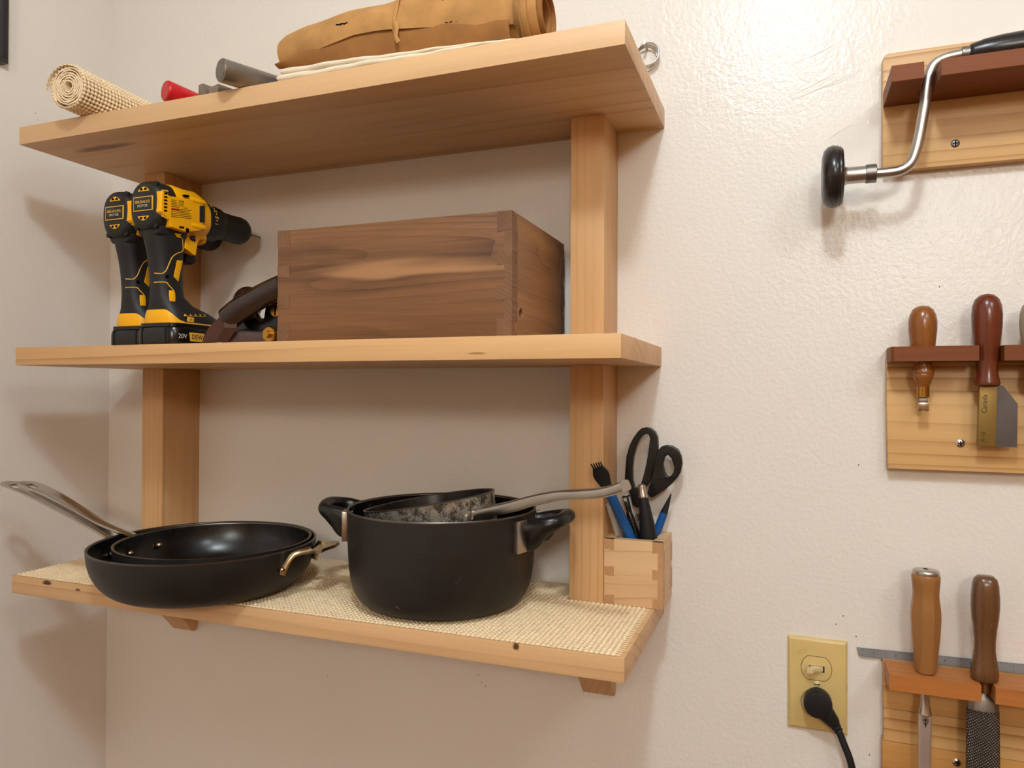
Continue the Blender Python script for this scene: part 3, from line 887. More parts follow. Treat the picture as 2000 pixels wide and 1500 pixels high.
    for k in range(11):
        f = 0.06+k*0.085
        for (s0, s1) in ([(0.04, 0.28), (0.34, 0.58)] if k < 4 else [(0.04, rl.uniform(0.30, 0.55)), (0.58, 0.74)] if k == 4 else [(0.04, rl.uniform(0.82, 0.97))]):
            if 4 < k < 6: s0 = 0.42
            s = s0
            while s < s1-0.01:
                w = rl.uniform(0.018, 0.06)
                e = min(s+w, s1)
                y0, y1 = 0.0155+0.0405*s, 0.0155+0.0405*e
                z0 = 0.1985-0.0265*f+0.0057*s
                g.prism([(y0, z0), (y1, z0+0.0057*(e-s)), (y1, z0-0.0008+0.0057*(e-s)), (y0, z0-0.0008)], 0, 0.0307, 0.0310)
                s = e+0.008
    build('fine_print', g, M['dark_print'], pn, local=True, kind='stuff', smooth=0)
    build('warning_bar', G().prism([(0.0175, 0.1858), (0.031, 0.1877), (0.031, 0.1853), (0.0175, 0.1834)], 0, 0.0307, 0.0310), M['red_print'], pn, local=True)
    for (y0, zz) in ((0.040, 0.2098), (0.0315, 0.1642)):
        build('slot', G().prism([(y0, zz), (y0+0.0085, zz+0.001), (y0+0.0085, zz-0.0018), (y0, zz-0.0028)], 0, 0.027, 0.0309), M['hole'], pn, local=True)
    build('side_pad', G().prism([(0.0680, 0.2015), (0.0775, 0.2022), (0.0775, 0.1790), (0.0680, 0.1775)], 0, 0.0285, 0.0318), M['rubber'], **kw, bev=0.0012)
    for z0 in (0.2065, 0.1705):
        build('boss', G().tube([(0.0275, 0.052, z0), (0.0283, 0.056, z0), (0.0283, 0.077, z0+0.001), (0.026, 0.080, z0+0.001)], [0.0025, 0.0042, 0.0042, 0.003], n=14), M['yellow'], body, local=True)
    build('slim_inlay', G().tube([(0.0280, 0.004, 0.2062), (0.0296, 0.0125, 0.2075)], 0.0011, n=8), M['yellow_ln'], cap, local=True)
    build('slim_inlay', G().tube([(0.0282, 0.004, 0.1725), (0.0293, 0.0125, 0.1700)], 0.0013, n=8), M['yellow_ln'], cap, local=True)
    # front strap, trigger and guard
    g = G().prism([(0.046, 0.162), (0.094, 0.166), (0.0955, 0.1585), (0.0830, 0.1570), (0.0775, 0.1500), (0.0745, 0.1320), (0.0680, 0.1330), (0.0550, 0.1390), (0.0545, 0.1600)], 0, -0.0185, 0.0185)
    build('front_strap', g, M['yellow'], **kw, bev=0.003, seg=3, bang=50)
    g = G().ball((0, 0.094, 0.1580), (0.017, 0.0085, 0.0068), 20, 10)
    build('lamp_hood', g, M['yellow'], **kw)
    build('direction_switch', G().tube([(0.0150, 0.063, 0.1555), (0.0205, 0.0705, 0.1555)], [0.0035, 0.0042], n=12), M['black_mt'], **kw)
    g = G().prism([(0.066, 0.150), (0.0800, 0.153), (0.0860, 0.149), (0.0870, 0.143), (0.0835, 0.132), (0.0850, 0.1245), (0.0790, 0.1205), (0.0660, 0.1230)], 0, -0.0095, 0.0095)
    build('trigger', g, M['black_mt'], **kw, bev=0.0025, seg=2, bang=50)
    build('screw_hole', G().lathe([(0.0034, 0.0), (0.0034, -0.001)], (0, 0, 0), 'x', 12), M['hole'], **kw).matrix_local = Matrix.Translation((0.0308, 0.0462, 0.1615))
    # clutch collar with numbers, chuck and nose
    col = build('clutch_collar', lathe_y([(0.0225, 0.090), (0.0265, 0.092), (0.0272, 0.096), (0.0262, 0.118), (0.0252, 0.128), (0.0228, 0.133), (0.020, 0.135)], za+0.001), M['black_mt'], **kw)
    for k, s in ((-1.3, '1'), (-0.45, '5'), (0.4, '3'), (1.25, '7')):
        a = R(18)+k*0.42
        rr = 0.0271
        text('lettering', s, 0.0085, M['yellow_ln'], col, (rr*cos(a), 0.106, za+0.001+rr*sin(a)), (-sin(a), 0, cos(a)), (0, -1, 0.0), depth=0.0008)
        a += 0.42*0.45
        build('dot', G().ball((0.0268*cos(a), 0.106, za+0.001+0.0268*sin(a)), 0.0011, 8, 5), M['yellow_ln'], col, local=True)
    build('chuck', lathe_y([(0.018, 0.132), (0.0212, 0.134), (0.0206, 0.150), (0.0208, 0.165), (0.0216, 0.176), (0.0208, 0.184), (0.0175, 0.190), (0.012, 0.192)], za+0.002), M['black_mt'], **kw)
    build('nose', lathe_y([(0.0125, 0.1905), (0.0118, 0.195), (0.0085, 0.2005), (0.0045, 0.2035), (0.002, 0.204)], za+0.002), M['tan_led'], **kw, label='tan grey chuck nose')
    return t
drill(-0.655, -0.2355, 'front yellow and black cordless drill, a thin bit in its chuck')
drill(-0.736, -0.2105, 'rear yellow and black cordless drill, nearer the left wall')
o = build('drill_bit', G().lathe([(0.0028, 0.0), (0.0028, 0.006), (0.0011, 0.007), (0.0011, 0.0268), (0.0004, 0.0285)], (-0.655, -0.2355+0.2035, 0.1908), 'y', 10), M['tan_led'], loc=(-0.655, -0.032, 0.1908))
tag(o, 'thin twist bit held in the chuck of the front drill', 'drill bit')

# ------------------------------------------------------------------ plow plane between the drills and the box
pp = thing('plow_plane', 'old plow plane with rosewood handles and brass screws behind the walnut box', 'hand plane', (-0.51, -0.17, 0))
PY = -0.195
dv2 = Vector((0.80, 0.60, 0)).normalized()
sec = [(-0.5824, -0.2050, 0.0049), (-0.5730, -0.2050, 0.0219), (-0.5533, -0.2050, 0.0378), (-0.5447, -0.2050, 0.0341), (-0.5445, -0.2050, 0.0232), (-0.5589, -0.2050, 0.0045)]
sec = [(q[0], q[1], max(0.0004, q[2])) for q in sec]
build('fence_block', G().loft([sec, [tuple(Vector(q)+dv2*0.016) for q in sec]]), M['rosewood_end'], pp, bev=0.0008, smooth=0)
a = Vector((-0.556, -0.197, 0.0)); n2 = Vector((-dv2.y, dv2.x, 0))
def obox(a, L, w, z0, z1):
    vs = []
    for z in (z0, z1):
        for p, q in ((0, 0), (L, 0), (L, w), (0, w)):
            r = a+dv2*p+n2*q
            vs.append((r.x, r.y, z))
    return G().add(vs, [(0,3,2,1),(4,5,6,7),(0,1,5,4),(1,2,6,5),(2,3,7,6),(3,0,4,7)])
build('fence', obox(a, 0.118, 0.016, 0.0004, 0.0200), M['rosewood_end'], pp, bev=0.002)
poly = [(-0.5935, -0.1650, 0.0106), (-0.5864, -0.1650, 0.0276), (-0.5526, -0.1650, 0.0345), (-0.5265, -0.1650, 0.0387), (-0.5093, -0.1650, 0.0381), (-0.5069, -0.1650, 0.0520), (-0.5001, -0.1650, 0.0615), (-0.4884, -0.1650, 0.0666), (-0.4791, -0.1650, 0.0634), (-0.4786, -0.1650, 0.0082)]
build('casting', G().prism([(q[0], max(q[2], 0.0225)) for q in poly], 1, -0.170, -0.158), M['black_gloss'], pp, bev=0.0012)
build('skate', G().box((-0.560, -0.1655, 0.0003), (-0.475, -0.1625, 0.0235)), M['steel_dk'], pp)
h0, h1, h2, h3 = [Vector(q) for q in ((-0.5487, -0.1920, 0.0375), (-0.5291, -0.1920, 0.0492), (-0.4956, -0.1920, 0.0642), (-0.4645, -0.1920, 0.0756))]
pts = smooth_path([h0+(h0-h1)*0.15, h0, h1, h2, h3, h3+(h3-h2)*0.18], 5)
m = len(pts)
g = G().tube(pts, 0, n=22, sec=[(lerp(i/(m-1), [(0, 0.010), (0.12, 0.0145), (0.4, 0.0155), (1, 0.0115)]), lerp(i/(m-1), [(0, 0.0135), (0.12, 0.0165), (0.45, 0.0162), (1, 0.0150)])) for i in range(m)])
build('handle', g, M['rosewood'], pp, smooth=50, label='dark rosewood rear handle')
k0 = Vector((-0.5578, -0.1450, 0.0632))
g = G().ball(k0, (0.0225, 0.018, 0.0235), 28, 16)
g.tube([k0, k0-Vector((0, 0, 0.03))], [0.011, 0.013], n=16)
build('front_knob', g, M['rosewood'], pp, smooth=60)
c = Vector((-0.4885, -0.1860, 0.0145))
g = G()
prof = [(0.0094, 0.0), (0.0106, 0.0016), (0.0106, 0.0075), (0.0092, 0.009), (0.006, 0.0095), (0.006, 0.0015+0.016)]
rg = []
for r, h in prof:
    rg.append([(c.x+(r+(0.0005 if i % 2 else -0.0005)*(r > 0.0100))*cos(2*PI*i/40), c.y+h, c.z+(r+(0.0005 if i % 2 else -0.0005)*(r > 0.0100))*sin(2*PI*i/40)) for i in range(40)])
g.loft(rg)
g.lathe([(0.0045, -0.006), (0.0045, 0.001)], (c.x, c.y, c.z), 'y', 16)
build('thumb_screw', g, M['brass'], pp, smooth=30, label='knurled brass thumb screw')
c = Vector((-0.4835, -0.1750, 0.0467))
build('screw', G().lathe([(0.0078, -0.004), (0.0086, -0.003), (0.0086, 0.004), (0.004, 0.0045), (0.004, 0.012)], c, 'y', 24), M['brass'], pp, label='brass screw')
build('screw_slot', G().box((c.x-0.0012, c.y-0.0043, c.z-0.007), (c.x+0.0012, c.y-0.0036, c.z+0.007)), M['hole'], pp)
r0, r1 = Vector((-0.5250, -0.1720, 0.0547)), Vector((-0.5146, -0.1720, 0.0363))
build('fence_rod', G().tube([r0, r1], 0.0032, n=16), M['steel'], pp, label='chromed rod')

# ------------------------------------------------------------------ dovetailed boxes
def dovetail_box(t, x0, x1, y0, y1, z0, z1, th, pins, mx, my, mend, hole=None, wedge=0.12, proud=0.00025, open_top=True, bev=0.0006):
    '''front, back (grain along x) and sides (grain along y); pins = list of (from, to) fractions measured down from the top'''
    H = z1-z0
    e = 0.0002
    build('front_board', G().box((x0+e, y0+e, z0), (x1-e, y0+th, z1)), mx, t, bev=bev)
    build('back_board', G().box((x0+e, y1-th, z0), (x1-e, y1-e, z1)), mx, t, bev=bev)
    if hole:
        hy, hzz, hr = hole
        g = G().prism([(y0+th, z0), (y1-th, z0), (y1-th, z1), (y0+th, z1)], 0, x1-th, x1, [[(hy+hr*cos(-2*PI*i/24), hzz+hr*sin(-2*PI*i/24)) for i in range(24)]])
        build('side_board', g, my, t)
        build('hole_bottom', G().box((x1-th*0.9, hy-hr*1.3, hzz-hr*1.3), (x1-th*0.85, hy+hr*1.3, hzz+hr*1.3)), M['hole'], t)
    else:
        build('side_board', G().box((x1-th, y0+th, z0), (x1, y1-th, z1)), my, t)
    build('side_board', G().box((x0, y0+th, z0), (x0+th, y1-th, z1)), my, t)
    build('bottom_board', G().box((x0+th, y0+th, z0+0.001), (x1-th, y1-th, z0+th*0.6)), mx, t)
    # end grain of the side boards showing on the front
    for xa, xb, s in ((x0, x0+th, 1), (x1-th, x1, -1)):
        for a, b in pins:
            za, zb = z1-H*a, z1-H*b
            w = (za-zb)*wedge
            wa = 0 if a == 0 else w
            wb = 0 if b == 1 else w
            if s > 0: pl = [(xa, za-0*wa), (xb, za-wa*0+wa), (xb, zb-wb), (xa, zb)]
            else: pl = [(xb, za), (xa, za+wa), (xa, zb-wb), (xb, zb)]
            pl = [(min(max(px_, x0), x1), min(max(pz, z0), z1)) for px_, pz in pl]
            build('dovetail_pin', G().prism(pl, 1, y0-proud, y0+th*0.5), mend, t)
    # end grain of the front and back boards showing on the visible side
    tails = [(pins[i][1], pins[i+1][0]) for i in range(len(pins)-1)]
    for a, b in tails:
        for ya, yb in ((y0, y0+th), (y1-th, y1)):
            build('dovetail_tail', G().box((x1-th*0.5, ya, z1-H*b), (x1+proud, yb, z1-H*a)), mend, t)
wb = thing('walnut_box', 'open walnut box with dovetailed corners on the middle shelf', 'box', (-0.289, -0.119, 0.0003))
dovetail_box(wb, -0.4470, -0.1312, -0.2200, -0.0180, 0.0003, 0.1413, 0.0180, [(0, 0.145), (0.32, 0.415), (0.595, 0.695), (0.86, 1)], M['walnut'], M['walnut_y'], M['walnut_end'],
             hole=(-0.1899, 0.0299, 0.0062))

pb = thing('pencil_box', 'small dovetailed maple pencil box standing beside the right post', 'pencil box', (-0.025, -0.038, ZB+0.0003))
BX0, BX1, BY0, BY1, BZ1 = -0.0612, 0.0122, -0.0750, -0.0012, -0.2432
dovetail_box(pb, BX0, BX1, BY0, BY1, ZB+0.0003, BZ1, 0.0128, [(0, 0.15), (0.43, 0.555), (0.865, 1)], M['birch'], M['birch'], M['birch_end'])

# ------------------------------------------------------------------ frying pans
def strap(g, pts, widths, crown, th, nv=9, hole=None, thick=None):
    '''curved strap; crown = height of the middle below the edges; built as a closed double skin'''
    P = [Vector(p) for p in pts]
    k = len(P)
    top, bot = [], []
    for i in range(k):
        d = (P[min(i+1, k-1)]-P[max(i-1, 0)]).normalized()
        side = d.cross(Vector((0, 0, 1))).normalized()
        up = side.cross(d).normalized()
        w = widths[i]
        cr = crown[i] if isinstance(crown, (list, tuple)) else crown
        row, rowb = [], []
        for j in range(nv):
            s = -1+2*j/(nv-1)
            c = P[i]+side*(w*s)-up*(cr*(1-s*s))
            row.append(tuple(c)); rowb.append(tuple(c-up*th))
        top.append(row); bot.append(rowb)
    vs = [q for r in top for q in r]+[q for r in bot for q in r]
    N = k*nv
    fs = []
    for i in range(k-1):
        for j in range(nv-1):
            if hole and hole[0] <= i < hole[1] and nv//2-hole[2] <= j < nv//2+hole[2]: continue
            a = i*nv+j
            fs.append((a, a+1, a+nv+1, a+nv)); fs.append((N+a, N+a+nv, N+a+nv+1, N+a+1))
    edges = []
    for i in range(k-1):
        for j in (0, nv-1):
            a, b = i*nv+j, (i+1)*nv+j
            fs.append((a, b, N+b, N+a))
    for i in (0, k-1):
        for j in range(nv-1):
            a = i*nv+j
            fs.append((a, a+1, N+a+1, N+a))
    if hole:
        i0, i1, h = hole
        j0, j1 = nv//2-h, nv//2+h
        for i in range(i0, i1):
            for j in (j0, j1):
                a, b = i*nv+j, (i+1)*nv+j
                fs.append((a, b, N+b, N+a))
        for j in range(j0, j1):
            for i in (i0, i1):
                a = i*nv+j
                fs.append((a, a+1, N+a+1, N+a))
    return g.add(vs, fs)

def pan(name, label, c, z0, H, R0, base, ang, hpts, rv_ang, helper=None):
    t = thing(name, label, 'frying pan', (c[0], c[1], z0))
    out = [(base*0.05, 0), (base*0.9, 0), (base, 0.0015)]
    for k in range(1, 11):
        a = PI/2*k/10
        out.append((base+(R0-base)*sin(a)**0.85, 0.0015+(H-0.0015)*(0.72*(1-cos(a))+0.28*k/10)))
    rim = [(R0+0.0002, H+0.0002), (R0-0.0012, H+0.001), (R0-0.0030, H)]
    inn = [(r-0.0033, h+0.002) for r, h in out[::-1][1:]] 
    body = build('pan_body', G().lathe([(r, h) for r, h in out]+[(R0, H-0.0012)], (c[0], c[1], z0), 'z', 72, caps=False), M['anod'], t, smooth=45)
    build('pan_rim', G().lathe([(R0, H-0.0012)]+rim+[(R0-0.0032, H-0.0015)], (c[0], c[1], z0), 'z', 72, caps=False), M['rim'], t, smooth=60, label='worn grey rim')
    build('pan_inside', G().lathe([(R0-0.0032, H-0.0015)]+[q for q in inn if q[0] > 0.004]+[(0.0005, 0.0035)], (c[0], c[1], z0), 'z', 72, caps=False), M['anod_in'], t, smooth=60)
    a = R(ang)
    u = Vector((cos(a), sin(a), 0))
    cc = Vector((c[0], c[1], 0))
    pts = smooth_path([cc+u*s+Vector((0, 0, z)) for s, z in hpts], 5)
    m = len(pts)
    w, cr = [], []
    for i in range(m):
        q = i/(m-1)
        ww = lerp(q, [(0, 0.015), (0.12, 0.0105), (0.3, 0.0080), (0.55, 0.0098), (0.8, 0.0142), (0.92, 0.0148), (1.0, 0.0148)])
        if q > 0.88: ww *= max(0.12, math.sqrt(max(0, 1-((q-0.88)/0.123)**2)))
        w.append(ww); cr.append(lerp(q, [(0, 0.0002), (0.1, 0.001), (0.3, 0.0042), (0.8, 0.0034), (1, 0.0006)]))
    hd = build('handle', strap(G(), pts, w, cr, 0.0028, 11, (int(m*0.83), int(m*0.90), 2)), M['steel'], t, smooth=60, label='polished steel handle')
    for da in rv_ang:
        b = R(ang+da)
        zz = z0+H*0.66
        rr = R0-0.0095
        build('rivet', G().ball((c[0]+rr*cos(b), c[1]+rr*sin(b), zz), (0.0046, 0.0046, 0.0046), 14, 8), M['rivet'], t)
    return t
BC, SC = (-0.5690, -0.2070), (-0.5595, -0.2005)
bp = pan('frying_pan', 'large black frying pan overhanging the bottom shelf edge, with a small helper handle', BC, LT+0.0003, 0.0622, 0.1407, 0.100, 187.5,
    [(0.1360, -0.2870), (0.1405, -0.2790), (0.1480, -0.2640), (0.1808, -0.2475), (0.232, -0.2262), (0.285, -0.2055), (0.312, -0.1965), (0.3320, -0.1920)], (-9, 9))
spn = pan('frying_pan', 'smaller black frying pan nested inside the large one', SC, LT+0.0052, 0.0590, 0.1230, 0.0875, 188.5,
    [(0.1185, -0.2830), (0.1225, -0.2740), (0.1290, -0.2590), (0.1772, -0.2430), (0.219, -0.2240), (0.262, -0.2055), (0.292, -0.1955), (0.3150, -0.1910)], (-15, 13))
# helper handle on the large pan
def cyl(c, th, r, z):
    return (c[0]+r*cos(R(th)), c[1]+r*sin(R(th)), z)
hh = G()
for ths in ((-9, -8, -4.5, 2), (27, 26, 21.5, 14)):
    pts = smooth_path([cyl(BC, ths[0], 0.1385, -0.2860), cyl(BC, ths[1], 0.1418, -0.2780), cyl(BC, ths[2], 0.1495, -0.2635), cyl(BC, ths[3], 0.1620, -0.2600)], 6)
    m = len(pts)
    hh.tube(pts, 0, n=10, sec=[(lerp(i/(m-1), [(0, 0.0075), (0.25, 0.0062), (0.6, 0.0042), (1, 0.0045)]), 0.0024) for i in range(m)])
ca = R(9)
pts = smooth_path([cyl(BC, 9, 0.1565, -0.2605), cyl(BC, 9.3, 0.162, -0.2600), cyl(BC, 9.6, 0.168, -0.2592), cyl(BC, 10, 0.175, -0.2582), cyl(BC, 10, 0.1815, -0.2572)], 6)
m = len(pts)
w = [lerp(i/(m-1), [(0, 0.0235), (0.2, 0.0255), (0.5, 0.0295), (0.8, 0.0290), (1, 0.0280)])*(1 if i/(m-1) < 0.6 else max(0.15, math.sqrt(max(0, 1-((i/(m-1)-0.6)/0.402)**2)))) for i in range(m)]
strap(hh, pts, w, [0.0008]*m, 0.0036, 9)
build('helper_handle', hh, M['helper'], bp, smooth=60, label='small warm steel helper handle')
for th in (-9, 27):
    build('helper_rivet', G().ball(cyl(BC, th, 0.1412, -0.2815), (0.0042, 0.0042, 0.0042), 14, 8), M['rivet'], bp)

# ------------------------------------------------------------------ pot and the saucepan inside it
PC = (-0.2525, -0.1430)
PZ = LT+0.0003
PH = 0.1178
pot = thing('stock_pot', 'wide black pot with two black loop handles on the bottom shelf', 'pot', (PC[0], PC[1], PZ))
out = [(0.004, 0.0), (0.086, 0.0), (0.090, 0.0008), (0.0965, 0.0035), (0.1025, 0.0085), (0.107, 0.0150), (0.1105, 0.0230), (0.1130, 0.0330), (0.1148, 0.046), (0.1162, 0.065), (0.1172, 0.09), (0.1178, PH-0.002)]
build('pot_body', G().lathe(out, (PC[0], PC[1], PZ), 'z', 96, caps=False), M['anod'], pot, smooth=45)
build('pot_rim', G().lathe([(0.1178, PH-0.002), (0.1181, PH-0.0006), (0.1172, PH+0.0005), (0.1160, PH), (0.1154, PH-0.002)], (PC[0], PC[1], PZ), 'z', 96, caps=False), M['rim'], pot, smooth=60, label='worn grey rim')
build('pot_inside', G().lathe([(0.1154, PH-0.002), (0.1150, 0.09), (0.1135, 0.055), (0.1095, 0.026), (0.102, 0.0125), (0.090, 0.0052), (0.080, 0.004), (0.0005, 0.004)], (PC[0], PC[1], PZ), 'z', 96, caps=False), M['anod_in'], pot, smooth=60)
for base in (4, 184):
    pts, sc = [], []
    half = ((-12.5, 0.1180, -0.2290, 0.0072, 0.0205), (-12.5, 0.1255, -0.2270, 0.0074, 0.0190), (-12.3, 0.135, -0.2215, 0.0074, 0.0145), (-11.5, 0.146, -0.2160, 0.0076, 0.0105), (-8, 0.1565, -0.2115, 0.0082, 0.0085))
    for th, r, z, a, b in half+((0, 0.1612, -0.2085, 0.0086, 0.0080),)+tuple((-q[0],)+q[1:] for q in half[::-1]):
        pts.append(cyl(PC, base+th, r, z)); sc.append((a, b))
    P2 = smooth_path(pts, 5)
    m = len(P2)
    s2 = []
    for i in range(m):
        f = i/(m-1)*(len(sc)-1)
        k = min(int(f), len(sc)-2); q = f-k
        s2.append(tuple(sc[k][j]*(1-q)+sc[k+1][j]*q for j in (0, 1)))
    build('handle', G().tube(P2, 0, n=18, sec=s2, up=(0, 0, 1)), M['bakelite'], pot, smooth=55, label='black moulded loop handle')
    # broad web joining the two arms below the top bar
    for th in (-19.5, 19.5):
        b = base+th
        q = []
        for r, z0, z1 in ((0.1172, -0.2465, -0.2105), (0.1245, -0.2470, -0.2095)):
            for dth in (-4.4, 4.4):
                q.append((cyl(PC, b+dth, r, z0), cyl(PC, b+dth, r, z1)))
        vs = [q[0][0], q[1][0], q[3][0], q[2][0], q[0][1], q[1][1], q[3][1], q[2][1]]
        build('bracket', G().add(vs, [(0,3,2,1),(4,5,6,7),(0,1,5,4),(1,2,6,5),(2,3,7,6),(3,0,4,7)]), M['steel_br'], pot, bev=0.001, label='grey steel handle bracket')
for path in ([(-53.5, -0.2655), (-54.2, -0.2685), (-55.5, -0.2712), (-57.0, -0.2718)], [(-76.0, -0.2372), (-77.6, -0.2369)], [(-63.5, -0.2722), (-66, -0.2728), (-68.5, -0.2729)], [(-55.2, -0.2795), (-55.0, -0.2825)], [(-92, -0.3005), (-90.4, -0.303), (-89.5, -0.3042)]):
    pts = [cyl(PC, th, lerp(z-PZ, [(h, r) for r, h in out])+0.0002, z) for th, z in path]
    build('scratch', G().tube(smooth_path(pts, 4), 0.00022, n=5), M['rim'], pot)

tilt = math.atan(0.1727)
rot = Matrix.Rotation(-tilt, 3, 'Y')
rc_ = Vector((-0.2648, -0.1550, -0.1948))
SH = 0.1075
org = rc_-rot@Vector((0, 0, SH))
sp = thing('saucepan', 'small stained metal saucepan tilted inside the black pot', 'saucepan', tuple(org), rot=(0, -tilt, 0))
SR = 0.0822
build('saucepan_body', G().lathe([(0.004, 0.0), (0.066, 0.0), (0.071, 0.002), (0.0745, 0.0065), (0.078, 0.03), (SR-0.0008, SH-0.006), (SR, SH-0.002)], (0, 0, 0), 'z', 72, caps=False), M['stained'], sp, local=True, smooth=50, label='mottled stained metal wall')
build('saucepan_rim', G().lathe([(SR, SH-0.002), (SR+0.0003, SH-0.0006), (SR-0.0008, SH), (SR-0.002, SH-0.0012)], (0, 0, 0), 'z', 72, caps=False), M['steel_dk'], sp, local=True, smooth=60)
build('saucepan_inside', G().lathe([(SR-0.002, SH-0.0012), (SR-0.0035, SH-0.02), (0.0755, 0.03), (0.071, 0.007), (0.066, 0.0035), (0.0005, 0.003)], (0, 0, 0), 'z', 72, caps=False), M['anod_in'], sp, local=True, smooth=60, label='black nonstick inside')
inv = rot.transposed()
def tl(q): return inv@(Vector(q)-org)
a = R(-18)
o2 = Vector((-0.187, -0.180, 0)); u2 = Vector((cos(a), sin(a), 0))
hp = [o2+u2*s+Vector((0, 0, z)) for s, z in ((-0.0025, -0.2075), (0.004, -0.2030), (0.022, -0.1978), (0.050, -0.1905), (0.078, -0.1815), (0.1006, -0.1752), (0.122, -0.1705), (0.1408, -0.1680), (0.158, -0.1657), (0.1724, -0.1630), (0.186, -0.1588), (0.1976, -0.1540))]
P2 = smooth_path([tl(q) for q in hp], 4)
m = len(P2)
g = G()
rg = []
for i in range(m):
    d = (P2[min(i+1, m-1)]-P2[max(i-1, 0)]).normalized()
    sd = d.cross(Vector((0, 0, 1))).normalized(); up = sd.cross(d)
    q = i/(m-1)
    w = lerp(q, [(0, 0.0165), (0.06, 0.0135), (0.2, 0.0105), (0.5, 0.0085), (0.75, 0.0092), (1, 0.0098)])
    h = lerp(q, [(0, 0.0055), (0.06, 0.0060), (0.3, 0.0066), (0.6, 0.0052), (1, 0.0056)])
    rg.append([tuple(P2[i]+sd*p+up*r) for p, r in selip(w, h, 4.0, 24)])
build('saucepan_handle', G().loft(rg), M['steel_br'], sp, local=True, smooth=40, label='long brushed steel handle')
g = G()
q0 = tl(o2+u2*-0.004+Vector((0, 0, -0.2105)))
for s in (-1, 1):
    sdv = inv@Vector((-u2.y, u2.x, 0))
    g.ball(tuple(tl(o2+u2*0.001+Vector((-u2.y, u2.x, 0))*0.0105*s+Vector((0, 0, -0.2075)))), 0.0032, 12, 8)
build('rivet', g, M['rivet'], sp, local=True)
g = G()
n1 = []
for s, hh_ in ((-0.0012, 0.0105), (0.0030, 0.0092)):
    for dy, zz in ((-0.0215, -1), (0.0215, -1), (0.0215, 1), (0.0215, 1)): pass
pl = [o2+u2*0.0008+Vector((-u2.y, u2.x, 0))*y+Vector((0, 0, z)) for y, z in ((-0.024, -0.2205), (0.024, -0.2205), (0.0215, -0.2040), (0.0120, -0.1975), (-0.0120, -0.1975), (-0.0215, -0.2040))]
# bent to the wall of the pan
def bend(v, off):
    l = tl(v)
    ra = math.atan2(l.y, l.x)
    rr = lerp(l.z, [(0.0065, 0.0745), (0.03, 0.078), (SH-0.006, SR-0.0008)])+off
    return Vector((rr*cos(ra), rr*sin(ra), l.z))
g.loft([[tuple(bend(v, 0.0)) for v in pl], [tuple(bend(v, 0.0028)) for v in pl]])
build('handle_bracket', g, M['steel_br'], sp, local=True, bev=0.0006)

# ------------------------------------------------------------------ pens, brush, knife and scissors in the pencil box
ZF2 = ZB+0.0105
def line_to_floor(a, b, z):
    t = (z-a.z)/(b.z-a.z)
    return a+(b-a)*t
# glue brush
a, b = Vector((-0.0681, -0.0920, -0.1467)), Vector((-0.0325, -0.0555, -0.2412))
c = line_to_floor(a, b, -0.279)
gb = thing('glue_brush', 'blue glue brush with a black comb head leaning left out of the pencil box', 'brush', tuple(c))
d = (b-a).normalized()
nk = a+(b-a)*0.34
build('brush_shaft', G().tube([c, a+(b-a)*0.9, a+(b-a)*0.45, nk], [0.0062, 0.0064, 0.0062, 0.0056], n=18), M['blue'], gb, label='blue shaft')
sd = Vector((1, 0, 0)); sd = (sd-d*sd.dot(d)).normalized(); fn = d.cross(sd).normalized()
rg = []
for q, w, th in ((0.36, 0.0052, 0.0048), (0.27, 0.0075, 0.0042), (0.19, 0.0102, 0.0032), (0.14, 0.0102, 0.0026), (0.075, 0.0072, 0.002)):
    p_ = a+(b-a)*q
    rg.append([tuple(p_+sd*x+fn*y) for x, y in selip(w, th, 4, 20)])
build('comb_head', G().loft(rg), M['black_mt'], gb, smooth=20, label='black comb head')
for k in range(5):
    x = -0.0060+k*0.0030
    p_, q_ = a+(b-a)*0.08+sd*x*0.95, a+sd*x*1.1-d*(-0.0005)+d*(0.0002*k)
    build('tine', G().tube([p_, q_], [0.0011, 0.0008], n=8), M['black_mt'], gb)
# white tube behind it
a, b = Vector((-0.0571, -0.0640, -0.2020)), Vector((-0.0502, -0.0440, -0.2420))
c = line_to_floor(a, b, -0.285)
wt = thing('white_pen', 'translucent white pen leaning left behind the blue brush in the pencil box', 'pen', tuple(c))
build('barrel', G().tube([c, c+(a-c)*0.85], [0.0045, 0.0045], n=18), M['white_pl'], wt)
build('cap', G().tube([c+(a-c)*0.80, a], [0.0049, 0.0046], n=18), M['white_pl'], wt)
# black mechanical pencil with a clear sleeve and clip
a, b = Vector((-0.0412, -0.0430, -0.2001)), Vector((-0.0261, -0.0420, -0.2432))
c = line_to_floor(a, b, -0.273)
mp = thing('mechanical_pencil', 'black mechanical pencil between the blue brush and the silver-capped knife', 'pencil', tuple(c))
ax = b-a
build('barrel', G().tube([c, b, a+ax*0.45, a+ax*0.32], [0.0042, 0.0052, 0.0048, 0.0036], n=16), M['black_gloss'], mp)
build('push_button', G().tube([a+ax*0.32, a+ax*0.30, a+ax*0.06, a], [0.0032, 0.0022, 0.0020, 0.0016], n=14), M['black_gloss'], mp)
build('grip_ring', G().tube([a+ax*0.335, a+ax*0.315], 0.0037, n=16), M['rosewood_end'], mp)
for q in (0.5, 0.58, 0.66):
    build('grip_ring', G().tube([a+ax*q, a+ax*(q+0.02)], 0.0053, n=16), M['rubber'], mp)
